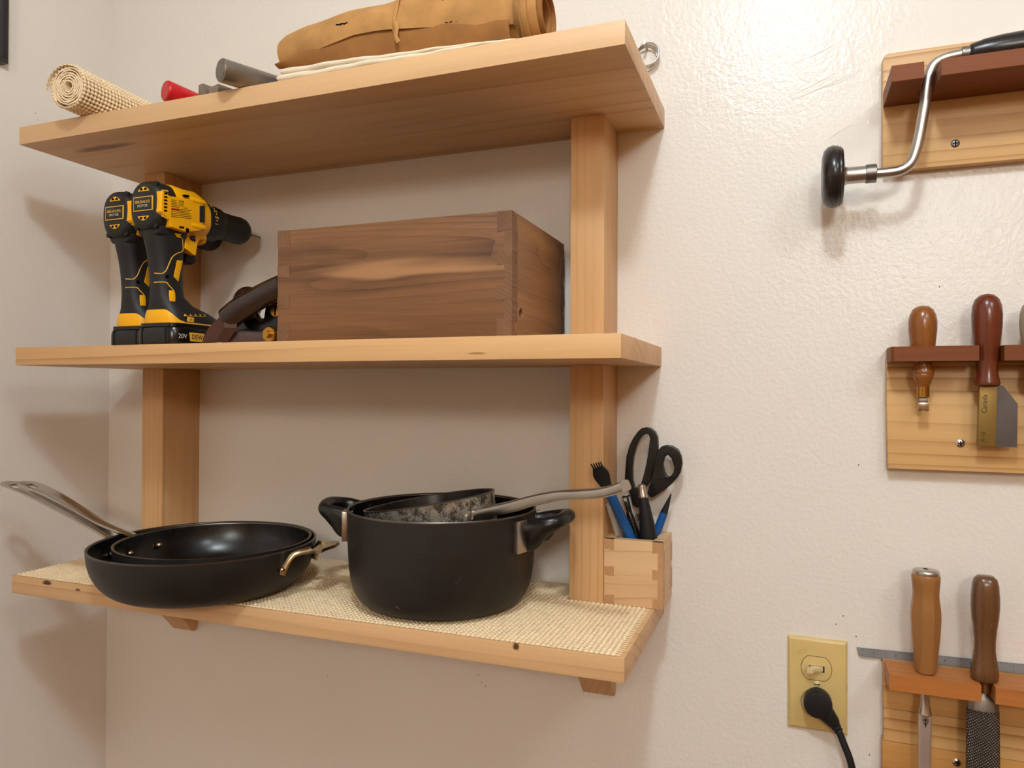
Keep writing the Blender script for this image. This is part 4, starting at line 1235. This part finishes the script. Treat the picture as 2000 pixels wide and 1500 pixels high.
# pen with a pocket clip
a, b = Vector((-0.0427, -0.0330, -0.1930)), Vector((-0.0300, -0.0320, -0.2414))
c = line_to_floor(a, b, -0.280)
cp = thing('clip_pen', 'pale pen with a dark pocket clip behind the mechanical pencil', 'pen', tuple(c))
ax = (a-c)
build('barrel', G().tube([c, c+ax*0.985, a], [0.0046, 0.0048, 0.0042], n=16), M['white_pl'], cp)
build('pocket_clip', G().tube([c+ax*0.99+Vector((0.003, -0.0062, 0)), c+ax*0.72+Vector((0.003, -0.0066, 0))], 0, n=8, sec=[(0.0014, 0.0006)]*2), M['black_mt'], cp)
build('cap_band', G().tube([c+ax*0.965, c+ax*0.99], 0.0052, n=16), M['black_mt'], cp)
# marking knife with silver cap
a, b = Vector((-0.0181, -0.0540, -0.1760)), Vector((-0.0099, -0.0480, -0.2422))
c = line_to_floor(a, b, ZF2+0.004)
mk = thing('marking_knife', 'tapered black handled marking knife with silver end cap upright in the pencil box', 'knife', tuple(c))
ax = b-a
build('handle', G().tube([a+ax*0.22, a+ax*0.26, a+ax*0.55, a+ax*0.88, b, c], [0.0050, 0.0056, 0.0080, 0.0105, 0.0108, 0.0085], n=22), M['black_mt'], mk)
build('end_cap', G().tube([a, a+ax*0.012, a+ax*0.03, a+ax*0.19, a+ax*0.205, a+ax*0.245, a+ax*0.25], [0.0036, 0.0048, 0.0052, 0.0052, 0.0058, 0.0058, 0.005], n=22), M['steel'], mk, label='silver end cap')
# blue pencil with black point
a, b = Vector((0.0142, -0.0220, -0.1900)), Vector((-0.0056, -0.0200, -0.2444))
c = line_to_floor(a, b, -0.268)
bpn = thing('blue_pencil', 'blue pencil with a long black tip leaning right out of the pencil box', 'pencil', tuple(c))
ax = b-a
build('tip', G().tube([a, a+ax*0.03, a+ax*0.47], [0.0004, 0.0009, 0.0048], n=16), M['black_mt'], bpn, label='black tip')
build('shaft', G().tube([a+ax*0.46, a+ax*0.50, b, c], [0.0047, 0.0052, 0.0055, 0.0050], n=16), M['blue'], bpn)
# scissors
SY = -0.0245
sc = thing('scissors', 'black handled scissors standing handles up in the pencil box', 'scissors', (-0.0370, SY, ZF2))
big = [(-0.0446, -0.0270, -0.1744), (-0.0440, -0.0270, -0.1630), (-0.0427, -0.0270, -0.1443), (-0.0387, -0.0270, -0.1294), (-0.0340, -0.0270, -0.1199), (-0.0280, -0.0270, -0.1111), (-0.0227, -0.0270, -0.1063), (-0.0167, -0.0270, -0.1049), (-0.0108, -0.0270, -0.1060), (-0.0055, -0.0270, -0.1106), (-0.0022, -0.0270, -0.1177), (-0.0015, -0.0270, -0.1296), (-0.0028, -0.0270, -0.1402), (-0.0054, -0.0270, -0.1502), (-0.0086, -0.0270, -0.1615), (-0.0112, -0.0270, -0.1709), (-0.0145, -0.0270, -0.1790), (-0.0198, -0.0270, -0.1852), (-0.0205, -0.0270, -0.1939), (-0.0237, -0.0270, -0.2086), (-0.0297, -0.0270, -0.2097), (-0.0344, -0.0270, -0.2060), (-0.0378, -0.0270, -0.1915)]
bigh = [(-0.0345, -0.0270, -0.1733), (-0.0346, -0.0270, -0.1573), (-0.0333, -0.0270, -0.1439), (-0.0293, -0.0270, -0.1298), (-0.0253, -0.0270, -0.1210), (-0.0207, -0.0270, -0.1156), (-0.0167, -0.0270, -0.1135), (-0.0134, -0.0270, -0.1147), (-0.0120, -0.0270, -0.1193), (-0.0133, -0.0270, -0.1326), (-0.0166, -0.0270, -0.1526), (-0.0212, -0.0270, -0.1713), (-0.0238, -0.0270, -0.1794), (-0.0285, -0.0270, -0.1843), (-0.0325, -0.0270, -0.1825)]
sml = [(-0.0060, -0.0270, -0.1495), (-0.0047, -0.0270, -0.1416), (-0.0021, -0.0270, -0.1349), (0.0024, -0.0270, -0.1295), (0.0089, -0.0270, -0.1273), (0.0167, -0.0270, -0.1283), (0.0238, -0.0270, -0.1327), (0.0277, -0.0270, -0.1404), (0.0290, -0.0270, -0.1501), (0.0271, -0.0270, -0.1606), (0.0233, -0.0270, -0.1680), (0.0156, -0.0270, -0.1768), (0.0065, -0.0270, -0.1851), (-0.0026, -0.0270, -0.1916), (-0.0079, -0.0270, -0.1951), (-0.0118, -0.0270, -0.1947), (-0.0152, -0.0270, -0.1903), (-0.0132, -0.0270, -0.1815), (-0.0106, -0.0270, -0.1722), (-0.0080, -0.0270, -0.1602)]
smlh = [(0.0070, -0.0270, -0.1424), (0.0109, -0.0270, -0.1397), (0.0155, -0.0270, -0.1448), (0.0187, -0.0270, -0.1551), (0.0181, -0.0270, -0.1617), (0.0136, -0.0270, -0.1678), (0.0097, -0.0270, -0.1673), (0.0064, -0.0270, -0.1615), (0.0045, -0.0270, -0.1517)]
build('large_handle', G().prism([(q[0], q[2]) for q in big], 1, SY-0.0058, SY+0.0042, [[(q[0], q[2]) for q in bigh]]), M['bakelite'], sc, smooth=40, bev=0.0018, seg=3, bang=50)
build('small_handle', G().prism([(q[0], q[2]) for q in sml], 1, SY-0.0052, SY+0.0048, [[(q[0], q[2]) for q in smlh]]), M['bakelite'], sc, smooth=40, bev=0.0018, seg=3, bang=50)
brg = [(-0.0120, -0.0270, -0.1497), (-0.0034, -0.0270, -0.1494), (-0.0040, -0.0270, -0.1547), (-0.0119, -0.0270, -0.1557)]
build('handle_stop', G().prism([(q[0], q[2]) for q in brg], 1, SY-0.002, SY+0.002), M['bakelite'], sc)
pv = Vector((-0.0277, -0.0270, -0.2222))
bl1 = [(-0.0298, -0.0270, -0.2050), (-0.0224, -0.0270, -0.2046), (-0.0224, -0.0270, -0.2185), (-0.0250, -0.0270, -0.2353), (-0.0263, -0.0270, -0.2473), (-0.0330, -0.0270, -0.2478), (-0.0317, -0.0270, -0.2291)]
bl2 = [(-0.0152, -0.0270, -0.1916), (-0.0105, -0.0270, -0.1940), (-0.0211, -0.0270, -0.2151), (-0.0237, -0.0270, -0.2352), (-0.0236, -0.0270, -0.2471), (-0.0296, -0.0270, -0.2475), (-0.0290, -0.0270, -0.2236), (-0.0237, -0.0270, -0.2100)]
for nm, bl, y0, y1 in (('blade', bl1, -0.0012, 0.0), ('blade', bl2, 0.0002, 0.0014)):
    q = [(v[0], v[2]) for v in bl]
    xm = [v[0] for v in bl if v[2] < -0.235]
    k = [i for i, v in enumerate(bl) if v[2] == min(w[2] for w in bl)]
    q2 = list(q)
    lo = min(v[1] for v in q)
    ids = [i for i, v in enumerate(q) if v[1] < lo+0.003]
    q2 = q[:ids[-1]]+[(q[ids[0]][0]-0.001, ZF2+0.002)]+q[ids[-1]:]
    build(nm, G().prism(q2, 1, SY+y0, SY+y1), M['steel_br'], sc, smooth=0)
build('pivot_screw', G().lathe([(0.0038, -0.0032), (0.0046, -0.0022), (0.0046, 0.003)], (pv.x, SY, pv.z), 'y', 18), M['steel'], sc)

# ------------------------------------------------------------------ tool racks on the wall
def screw(parent, c, y, mat, r=0.0046):
    s = build('screw', G().lathe([(r, y+0.0004), (r, y-0.0004), (r*0.8, y-0.0011), (r*0.4, y-0.0014), (0.0002, y-0.0015)], (c[0], 0, c[2]), 'y', 20), mat, parent, label='steel cross-head screw')
    g = G().box((c[0]-r*0.62, y-0.00165, c[2]-r*0.13), (c[0]+r*0.62, y-0.0009, c[2]+r*0.13))
    g.box((c[0]-r*0.13, y-0.0017, c[2]-r*0.62), (c[0]+r*0.13, y-0.0009, c[2]+r*0.62))
    build('cross_recess', g, M['hole'], s)
BT = -0.0160
RX = 0.56
# --- rack with the brace
r1 = thing('tool_rack', 'upper pine tool rack with a cherry rail holding the brace', 'tool rack', (0.41, 0, 0.20))
x0, z0, z1 = 0.2588, 0.2020, 0.3410
pl = [(x0, z0+0.002), (x0+0.002, z0), (RX, z0), (RX, z1), (x0+0.006, z1), (x0+0.002, z1-0.0018), (x0, z1-0.006)]
build('backboard', G().prism(pl, 1, BT, -0.0004), M['pine'], r1, bev=0.0012)
ry = -0.0915
def rail(parent, x0, x1, yf, z0, z1, slots, mat, name='rail', holes=(), cham=0.0):
    '''board standing out from the backboard; slots open to the front, holes do not'''
    pts = [(x0, BT+0.0002), (x0+cham*0, yf+cham)]
    if cham: pts.append((x0+cham, yf))
    for a, b, dep in slots:
        pts += [(a, yf)]
        n = 8
        w = (b-a)/2
        for k in range(n+1):
            t = PI*k/n
            pts.append(((a+b)/2-w*cos(t), yf+dep+w*sin(t)))
        pts += [(b, yf)]
    pts += [(x1, yf), (x1, BT+0.0002)]
    hs = [[(hx+hr*cos(-2*PI*i/28), hy+hr*sin(-2*PI*i/28)) for i in range(28)] for hx, hy, hr in holes]
    return build(name, G().prism(pts, 2, z0, z1, hs), mat, parent, smooth=0, bev=0.0 if hs else 0.0006)
rail(r1, 0.2592, RX, ry, 0.2777, 0.2955, [(0.2905, 0.3062, 0.045)], M['cherry'])
screw(r1, (0.3332, -0.0165, 0.2265), BT, M['steel_dk'])
# --- brace
by = -0.0575
bt = thing('brace', 'old hand brace with a round black head hung through the upper rack', 'hand brace', (0.30, by, 0.19))
hz = 0.1895
hx = 0.1905
prof = [(0.010, 0.0), (0.022, 0.0004), (0.0295, 0.0022), (0.0335, 0.0062), (0.0352, 0.0115), (0.0344, 0.0168), (0.0332, 0.0184), (0.0332, 0.0198), (0.0318, 0.0208), (0.0310, 0.0222), (0.012, 0.0246)]
build('head', G().lathe(prof, (hx, by, hz), 'x', 56), M['black_paint'], bt, smooth=35, label='round black head')
build('head_sleeve', G().lathe([(0.0125, 0.0235), (0.0105, 0.0250), (0.0095, 0.0275), (0.0092, 0.0480)], (hx, by, hz), 'x', 28), M['steel_br'], bt)
build('collar', G().lathe([(0.0098, 0.0462), (0.0104, 0.0467), (0.0104, 0.0568), (0.0098, 0.0573), (0.0060, 0.0574)], (hx, by, hz), 'x', 28), M['steel_dk'], bt)
path = [(0.2450, by, hz-0.0006), (0.262, by, hz-0.0006), (0.2735, by, hz+0.0012), (0.2822, by, hz+0.0075), (0.2868, by, hz+0.0190), (0.2905, by, hz+0.036), (0.2952, by, hz+0.066), (0.2984, by, hz+0.092), (0.3010, by, hz+0.1060), (0.3062, by, hz+0.1150), (0.3150, by, hz+0.1195), (0.3260, by, hz+0.1212), (0.3420, by, hz+0.1220), (0.40, by, hz+0.1225)]
build('crank_rod', G().tube(smooth_path(path, 7), 0.0057, n=18, up=(0, 1, 0)), M['steel_br'], bt, smooth=60)
hzz = hz+0.1225
build('ferrule', G().lathe([(0.0062, 0.3310), (0.0074, 0.3315), (0.0078, 0.3330), (0.0070, 0.3372), (0.0076, 0.3388), (0.0076, 0.3400)], (0, by, hzz-0.0008), 'x', 24), M['steel_dk'], bt)
build('crank_grip', G().lathe([(0.0078, 0.3385), (0.0090, 0.3392), (0.0098, 0.342), (0.0126, 0.352), (0.0146, 0.368), (0.0156, 0.392), (0.0156, 0.415), (0.0148, 0.44), (0.0120, 0.47), (0.0095, 0.482)], (0, by, hzz-0.0008), 'x', 36), M['black_paint'], bt, smooth=50, label='black wooden crank grip')

# --- middle rack
r2 = thing('tool_rack', 'middle pine tool rack with a cherry rail holding the small saw', 'tool rack', (0.41, 0, -0.15))
x0, z0, z1 = 0.2632, -0.1478, -0.0082
build('backboard', G().prism([(x0+0.0012, z0), (RX, z0), (RX, z1), (x0, z1), (x0-0.0004, -0.07)], 1, BT, -0.0004), M['pine'], r2, bev=0.001)
y2 = -0.0560
rz0, rz1 = -0.0238, -0.0072
rail(r2, 0.2628, RX, y2, rz0, rz1, [(0.3480, 0.3712, 0.020)], M['cherry'], cham=0.0030, holes=((0.2972, -0.0360, 0.0127), (0.4050, -0.0360, 0.0120)))
screw(r2, (0.3379, -0.0165, -0.1162), BT, M['steel'])
ty = -0.0360
# small cutter
t = thing('small_scraper', 'honey coloured turned handle with a brass ferrule and short cutter in the middle rack', 'hand tool', (0.2972, ty, -0.08))
build('handle', G().lathe([(0.002, 0.0398), (0.0065, 0.0388), (0.0106, 0.0352), (0.0134, 0.029), (0.0146, 0.021), (0.0144, 0.012), (0.0134, 0.002), (0.01268, -0.0062), (0.0105, -0.0150), (0.0086, -0.0220), (0.0088, -0.0268), (0.0100, -0.0310), (0.0113, -0.0345), (0.0116, -0.0362), (0.0108, -0.0376), (0.0112, -0.0385), (0.0100, -0.0430), (0.0078, -0.0485), (0.0068, -0.0520)], (0.2972, ty, 0), 'z', 40), M['handle_honey'], t, smooth=40)
build('ferrule', G().lathe([(0.0068, -0.0515), (0.0068, -0.0640), (0.006, -0.0645)], (0.2972, ty, 0), 'z', 28), M['brass'], t, label='brass ferrule')
build('shank', G().box((0.2926, ty-0.0032, -0.0712), (0.3018, ty+0.0032, -0.0644)), M['steel_dk'], t, bev=0.0012)
g = G().prism([(-0.0052, -0.0700), (0.0052, -0.0700), (0.0056, -0.0720), (0.0056, -0.0790), (0.0036, -0.0799), (0, -0.0786), (-0.0036, -0.0799), (-0.0054, -0.0790), (-0.0054, -0.0725)], 1, -0.0036, -0.0012)
g.v = [(v[0]+0.2972, v[1]+ty, v[2]) for v in g.v]
build('cutter', g, M['steel'], t, bev=0.0004)
# small back saw hung in the slot
t = thing('detail_saw', 'small saw with a red-brown handle and a lettered brass back in the middle rack', 'saw', (0.36, ty, -0.118))
cx = 0.3596
build('handle', G().lathe([(0.002, 0.0506), (0.0070, 0.0492), (0.0115, 0.0448), (0.0140, 0.0375), (0.0149, 0.0275), (0.0146, 0.0150), (0.0132, 0.0), (0.0118, -0.0130), (0.0108, -0.0240), (0.0105, -0.0315), (0.0108, -0.0385), (0.0120, -0.0450), (0.0126, -0.0480), (0.0122, -0.0500), (0.0105, -0.0508)], (cx, ty, 0), 'z', 44), M['handle_red'], t, smooth=50)
g = G().prism([(0.3520, -0.0505), (0.3688, -0.0505), (0.3668, -0.1174), (0.3497, -0.1168)], 1, ty-0.0030, ty+0.0030)
bk = build('brass_back', g, M['brass_dark'], t, bev=0.0005, label='flat brass back, coloured for a dark reflection')
bk_o = WL[bk.name]
text('lettering', 'Canada', 0.0072, M['dark_print'], bk, Vector((0.3566, ty-0.0031, -0.0708))-bk_o, (0.03, 0, 1), (-1, 0, 0.03), sx=0.95)
text('lettering', 'X-10', 0.0058, M['dark_print'], bk, Vector((0.3553, ty-0.0031, -0.1072))-bk_o, (0.03, 0, 1), (-1, 0, 0.03), sx=0.95)
g = G().prism([(0.3660, -0.0505), (0.3745, -0.0505), (0.3880, -0.0705), (0.3872, -0.1178), (0.3640, -0.1174)], 1, ty-0.0008, ty+0.0002)
build('saw_blade', g, M['saw_steel'], t, smooth=0)
# third handle at the picture edge
t = thing('grey_handled_tool', 'tool with a grey weathered wooden handle at the right edge of the middle rack', 'hand tool', (0.4050, ty, -0.08))
build('handle', G().lathe([(0.002, 0.0425), (0.008, 0.0408), (0.0122, 0.0360), (0.0146, 0.0275), (0.0152, 0.018), (0.0144, 0.006), (0.0128, -0.004), (0.0120, -0.0070), (0.0100, -0.0200), (0.009, -0.035), (0.0105, -0.045), (0.008, -0.055)], (0.4050, ty, 0), 'z', 36), M['handle_grey'], t, smooth=50)
build('blade', G().lathe([(0.004, -0.054), (0.0038, -0.12), (0.002, -0.125)], (0.4050, ty, 0), 'z', 16), M['steel_br'], t)

# --- lower rack of glued planks
r3 = thing('tool_rack', 'lower tool rack of glued pine planks with a cherry rail holding chisel and rasp', 'tool rack', (0.41, 0, -0.56))
x0 = 0.2595
zs = [-0.3740, -0.4283, -0.4660, -0.5120, -0.565]
for k in range(4):
    dx = (0.0, 0.0004, -0.0012, -0.0020)[k]
    build('plank', G().prism([(x0+dx, zs[k]-0.0002), (RX, zs[k]-0.0002), (RX, zs[k+1]+0.0002), (x0+dx, zs[k+1]+0.0002)], 1, BT+(0.0, 0.0002, -0.0001, 0.0001)[k], -0.0004), (M['pine2'], M['pine'], M['pine3'], M['pine2'])[k], r3, bev=0.0006)
y3 = -0.0620
rail(r3, 0.2602, RX, y3, -0.3895, -0.3718, [(0.3482, 0.3612, 0.018)], M['cherry_lt'], holes=((0.2985, -0.0430, 0.0068),))
screw(r3, (0.3340, -0.0165, -0.4783), BT, M['steel'])
# steel ruler standing on the planks behind the rail
rl_ = thing('steel_ruler', 'thin grey steel ruler lying along the top of the lower rack', 'ruler', (0.40, -0.003, -0.372))
xa, za = 0.2319, -0.3651
xb, zb = 0.2352, -0.3751
zr0, zr1 = -0.3621, -0.3729
xe = 0.4019
sl = (zr0-za)/(xe-xa)
f0 = lambda x: za+sl*(x-xa)
build('ruler_body', G().prism([(xa, za), (RX, f0(RX)), (RX, f0(RX)-0.0103), (xb, f0(xb)-0.0103)], 1, -0.0035, -0.0023), M['ruler'], rl_, smooth=0)
g = G()
k = 0
x = xb+0.003
while x < RX-0.002:
    h = 0.0034 if k % 8 == 0 else 0.0022 if k % 4 == 0 else 0.0012
    zt_ = f0(x)-0.0003
    g.box((x-0.00012, -0.0037, zt_-h), (x+0.00012, -0.0034, zt_))
    g.box((x-0.00012, -0.0037, zt_-0.0097), (x+0.00012, -0.0034, zt_-0.0097+h*0.7))
    x += 0.0032; k += 1
build('graduations', g, M['hole'], rl_, kind='stuff', smooth=0)
for k, xx in enumerate((0.2505, 0.2738, 0.2985, 0.3245, 0.3500, 0.3760)):
    text('lettering', str(k+1), 0.0036, M['hole'], rl_, Vector((xx, -0.0036, f0(xx)-0.0052))-WL[rl_.name], (1, 0, sl), (-sl, 0, 1), depth=0.0002)
# chisel
cy3 = -0.0430
cxx = 0.2998
t = thing('chisel', 'chisel with a plain octagonal hardwood handle and steel end cap in the lower rack', 'chisel', (cxx, cy3, -0.56))
rg = []
prof = [(-0.3713, 0.0085), (-0.3705, 0.0100), (-0.3640, 0.0112), (-0.3500, 0.0124), (-0.330, 0.0142), (-0.3100, 0.0151), (-0.2990, 0.0147), (-0.2900, 0.0135), (-0.2830, 0.0131), (-0.2760, 0.0137), (-0.2690, 0.0144), (-0.2640, 0.0145), (-0.2620, 0.0138)]
for z, r in prof:
    ring = []
    for i in range(48):
        a = 2*PI*i/48
        oct_ = 1/cos(((a+PI/8) % (PI/4))-PI/8)
        k = lerp(z, [(-0.3713, 0.0), (-0.355, 0.3), (-0.32, 1.0), (-0.30, 0.9), (-0.285, 0.75), (-0.268, 0.35), (-0.262, 0.1)])
        rr = r*(1-k+k*min(oct_, 1.08)*0.965)
        dx = -0.0012+(z+0.37)*0.004
        ring.append((cxx+dx+rr*cos(a), cy3+rr*sin(a), z))
    rg.append(ring)
build('handle', G().loft(rg), M['handle_beech'], t, smooth=22, label='pale octagonal handle')
build('end_cap', G().lathe([(0.0132, -0.2622), (0.0136, -0.2600), (0.0132, -0.2578), (0.0118, -0.2566), (0.0030, -0.2560), (0.0022, -0.2566), (0.0004, -0.2568)], (cxx-0.0008, cy3, 0), 'z', 40), M['steel_br'], t, smooth=40, label='steel end cap')
build('cap_dimple', G().lathe([(0.0026, -0.2562), (0.0026, -0.25585), (0.0003, -0.2558)], (cxx-0.0008, cy3, 0), 'z', 16), M['hole'], t)
bx = cxx-0.0016
build('bolster', G().lathe([(0.0058, -0.371), (0.0058, -0.388), (0.0056, -0.3925), (0.0046, -0.400), (0.0048, -0.407), (0.0060, -0.4135), (0.0068, -0.4175), (0.0040, -0.4200)], (bx, cy3, 0), 'z', 28), M['steel'], t, smooth=50)
g = G()
ring = lambda x, w, y0, y1, z: [(x-w, y1, z), (x-w, y0+0.001, z), (x-w+0.0018, y0, z), (x+w-0.0018, y0, z), (x+w, y0+0.001, z), (x+w, y1, z)]
g.loft([ring(bx, 0.0060, cy3-0.003, cy3+0.003, -0.4155), ring(bx-0.0001, 0.0066, cy3-0.0032, cy3+0.0028, -0.420), ring(bx-0.0009, 0.0061, cy3-0.0028, cy3+0.0022, -0.470), ring(bx-0.002, 0.0060, cy3-0.0022, cy3+0.002, -0.545), ring(bx-0.002, 0.0060, cy3+0.0012, cy3+0.002, -0.556)])
bl = build('blade', g, M['steel_lt'], t, smooth=0)
g = G()
for k, (w, z) in enumerate(((0.0028, 0.0), (0.0032, 0.0016), (0.0025, 0.0032), (0.0021, 0.0047), (0.0014, 0.0061), (0.0006, 0.0074))):
    zz = -0.4228-z
    y = cy3-0.0034
    for s in (-1, 1):
        g.prism([(bx, zz+0.0004), (bx+s*w, zz-0.0001), (bx+s*w, zz+0.0006), (bx, zz+0.0011)], 1, y, y+0.0006)
g.box((bx-0.0003, cy3-0.0034, -0.4318), (bx+0.0003, cy3-0.0028, -0.4215))
build('tree_emblem', g, M['hole'], bl, smooth=0, label='small dark engraved tree emblem')
# rasp
t = thing('rasp', 'half-round rasp with a dark brown handle in the lower rack', 'rasp', (0.355, cy3, -0.56))
cxr = 0.3550
prof = [(0.0004, -0.2580), (0.0075, -0.2584), (0.0108, -0.2615), (0.0124, -0.2680), (0.0134, -0.2800), (0.0136, -0.2910), (0.0128, -0.3030), (0.0112, -0.3160), (0.0102, -0.3280), (0.0101, -0.3380), (0.0114, -0.3490), (0.0129, -0.3580), (0.0135, -0.3640), (0.0126, -0.3700), (0.0094, -0.3735), (0.0060, -0.3742)]
rg = []
for r, z in prof:
    dx = (z+0.37)*0.012
    rg.append([(cxr+dx+p_*1.0, cy3+q_*1.0, z) for p_, q_ in selip(r, r*0.92, 2.5, 40)])
build('handle', G().loft(rg), M['handle_dark'], t, smooth=50, label='dark brown handle')
build('ferrule', G().lathe([(0.0062, -0.3735), (0.0060, -0.3760), (0.0055, -0.3765), (0.0055, -0.3850), (0.004, -0.3855)], (cxr, cy3, 0), 'z', 24), M['rivet'], t)
rg = []
for z, w, d_ in ((-0.3845, 0.0045, 0.0022), (-0.3895, 0.0060, 0.003), (-0.3935, 0.0152, 0.0042), (-0.42, 0.0156, 0.0046), (-0.50, 0.0160, 0.0048), (-0.556, 0.0150, 0.0044)):
    ring = [(cxr-0.0012+w*cos(PI+PI*i/16), cy3+0.001+d_*sin(PI+PI*i/16)*1.5, z) for i in range(17)]
    ring += [(cxr-0.0012+w*0.98, cy3+0.0022, z), (cxr-0.0012-w*0.98, cy3+0.0022, z)]
    rg.append(ring)
bl = build('file_blade', G().loft(rg[:4]), M['steel_dk'], t, smooth=40)
rg2 = []
for z, w, d_ in ((-0.4045, 0.0157, 0.0047), (-0.42, 0.0159, 0.0049), (-0.50, 0.0163, 0.0051), (-0.556, 0.0153, 0.0047)):
    ring = [(cxr-0.0012+w*cos(PI+PI*i/16), cy3+0.001+d_*sin(PI+PI*i/16)*1.5, z) for i in range(17)]
    ring += [(cxr-0.0012+w*0.98, cy3+0.0024, z), (cxr-0.0012-w*0.98, cy3+0.0024, z)]
    rg2.append(ring)
build('rasp_teeth', G().loft(rg2), M['rasp'], t, smooth=40, label='stitched rasp teeth')

# ------------------------------------------------------------------ switch and outlet plate
ox0, ox1, oz0, oz1 = 0.1545, 0.2220, -0.4725, -0.3600
oc = (ox0+ox1)/2
ot = thing('switch_outlet', 'aged ivory wall plate with a toggle switch above an outlet', 'wall outlet', (oc, 0, oz0))
rg = []
for y, e in ((-0.0003, 0.0), (-0.0022, 0.0), (-0.0042, 0.0016), (-0.0054, 0.0034), (-0.0056, 0.0046)):
    rg.append([(ox0+e, y, oz0+e), (ox1-e, y, oz0+e), (ox1-e, y, oz1-e), (ox0+e, y, oz1-e)])
build('cover_plate', G().loft(rg), M['ivory'], ot, smooth=30)
def stadium(cx, cz, r, h, n=20):
    a0 = math.asin(h/r)
    pts = []
    for k in range(n+1):
        a = -a0+2*a0*k/n
        pts.append((cx+r*cos(a), cz+r*sin(a)))
    for k in range(n+1):
        a = PI-a0+2*a0*k/n
        pts.append((cx+r*cos(a), cz+r*sin(a)))
    return pts
swz = -0.3958
outz = -0.4380
for nm, zc, y in (('switch_face', swz, -0.0064), ('outlet_face', outz, -0.0070)):
    build('face_gap', G().prism(stadium(oc-0.001, zc, 0.0176, 0.0147), 1, -0.0058, -0.004), M['hole'], ot, smooth=0)
    build(nm, G().prism(stadium(oc-0.001, zc, 0.0171, 0.0142), 1, y, -0.004), M['ivory'], ot, bev=0.0005, smooth=30)
tx_ = oc-0.0005
build('toggle_frame', G().prism([(tx_-0.0098, swz-0.0050), (tx_+0.0098, swz-0.0050), (tx_+0.0098, swz+0.0050), (tx_-0.0098, swz+0.0050)], 1, -0.0072, -0.006,
      [[(tx_-0.0086, swz-0.0038), (tx_-0.0086, swz+0.0038), (tx_+0.0086, swz+0.0038), (tx_+0.0086, swz-0.0038)]]), M['ivory_lt'], ot, smooth=0)
build('toggle_well', G().box((tx_-0.0086, -0.00655, swz-0.0038), (tx_+0.0086, -0.0060, swz+0.0038)), M['hole'], ot)
rg = []
for y, x, w, h in ((-0.0066, tx_-0.0005, 0.0076, 0.0034), (-0.0085, tx_-0.0018, 0.0064, 0.0034), (-0.0125, tx_-0.0052, 0.0040, 0.0030), (-0.0170, tx_-0.0078, 0.0038, 0.0032), (-0.0185, tx_-0.0083, 0.0034, 0.0029)):
    rg.append([(x+p_, y, swz+q_) for p_, q_ in selip(w, h, 6, 20)])
build('toggle', G().loft(rg), M['ivory_lt'], ot, smooth=40, label='pale toggle lever')
s = build('plate_screw', G().ball((oc-0.0005, -0.0056, -0.4145), (0.0036, 0.0016, 0.0036), 20, 10), M['ivory_lt'], ot)
build('screw_slot', G().box((oc-0.0040, -0.0074, -0.4150), (oc+0.0030, -0.0066, -0.4142)), M['hole'], s)
# plug and cord
pc = Vector((0.1884, -0.0280, -0.4324))
pt = thing('power_plug', 'round black plug and cord in the outlet below the toggle switch', 'plug', (pc.x, -0.0075, pc.z))
build('plug_body', G().lathe([(0.0130, -0.0072), (0.0148, -0.0078), (0.0158, -0.012), (0.0162, -0.020), (0.0160, -0.0255), (0.0150, -0.0275), (0.0132, -0.0280), (0.0002, -0.0278)], (pc.x, 0, pc.z), 'y', 48), M['black_mt'], pt, smooth=40)
cp_ = [Vector(q) for q in ((0.1966, -0.0200, -0.4422), (0.2045, -0.0200, -0.4513), (0.2112, -0.0200, -0.4617), (0.2172, -0.0220, -0.4761), (0.2231, -0.0240, -0.4916), (0.2274, -0.0250, -0.5119), (0.2307, -0.0250, -0.5411), (0.2319, -0.0240, -0.5832))]
sr = smooth_path(cp_[:3], 8)
m = len(sr)
build('strain_relief', G().tube(sr, [lerp(i/(m-1), [(0, 0.0105), (0.5, 0.0080), (0.85, 0.0058), (1, 0.0055)])-(0.0008 if i in (11, 12, 14, 15) else 0) for i in range(m)], n=18), M['black_mt'], pt, smooth=45)
build('cord', G().tube(smooth_path(cp_[1:], 7), 0.0041, n=14), M['black_mt'], pt, smooth=60)
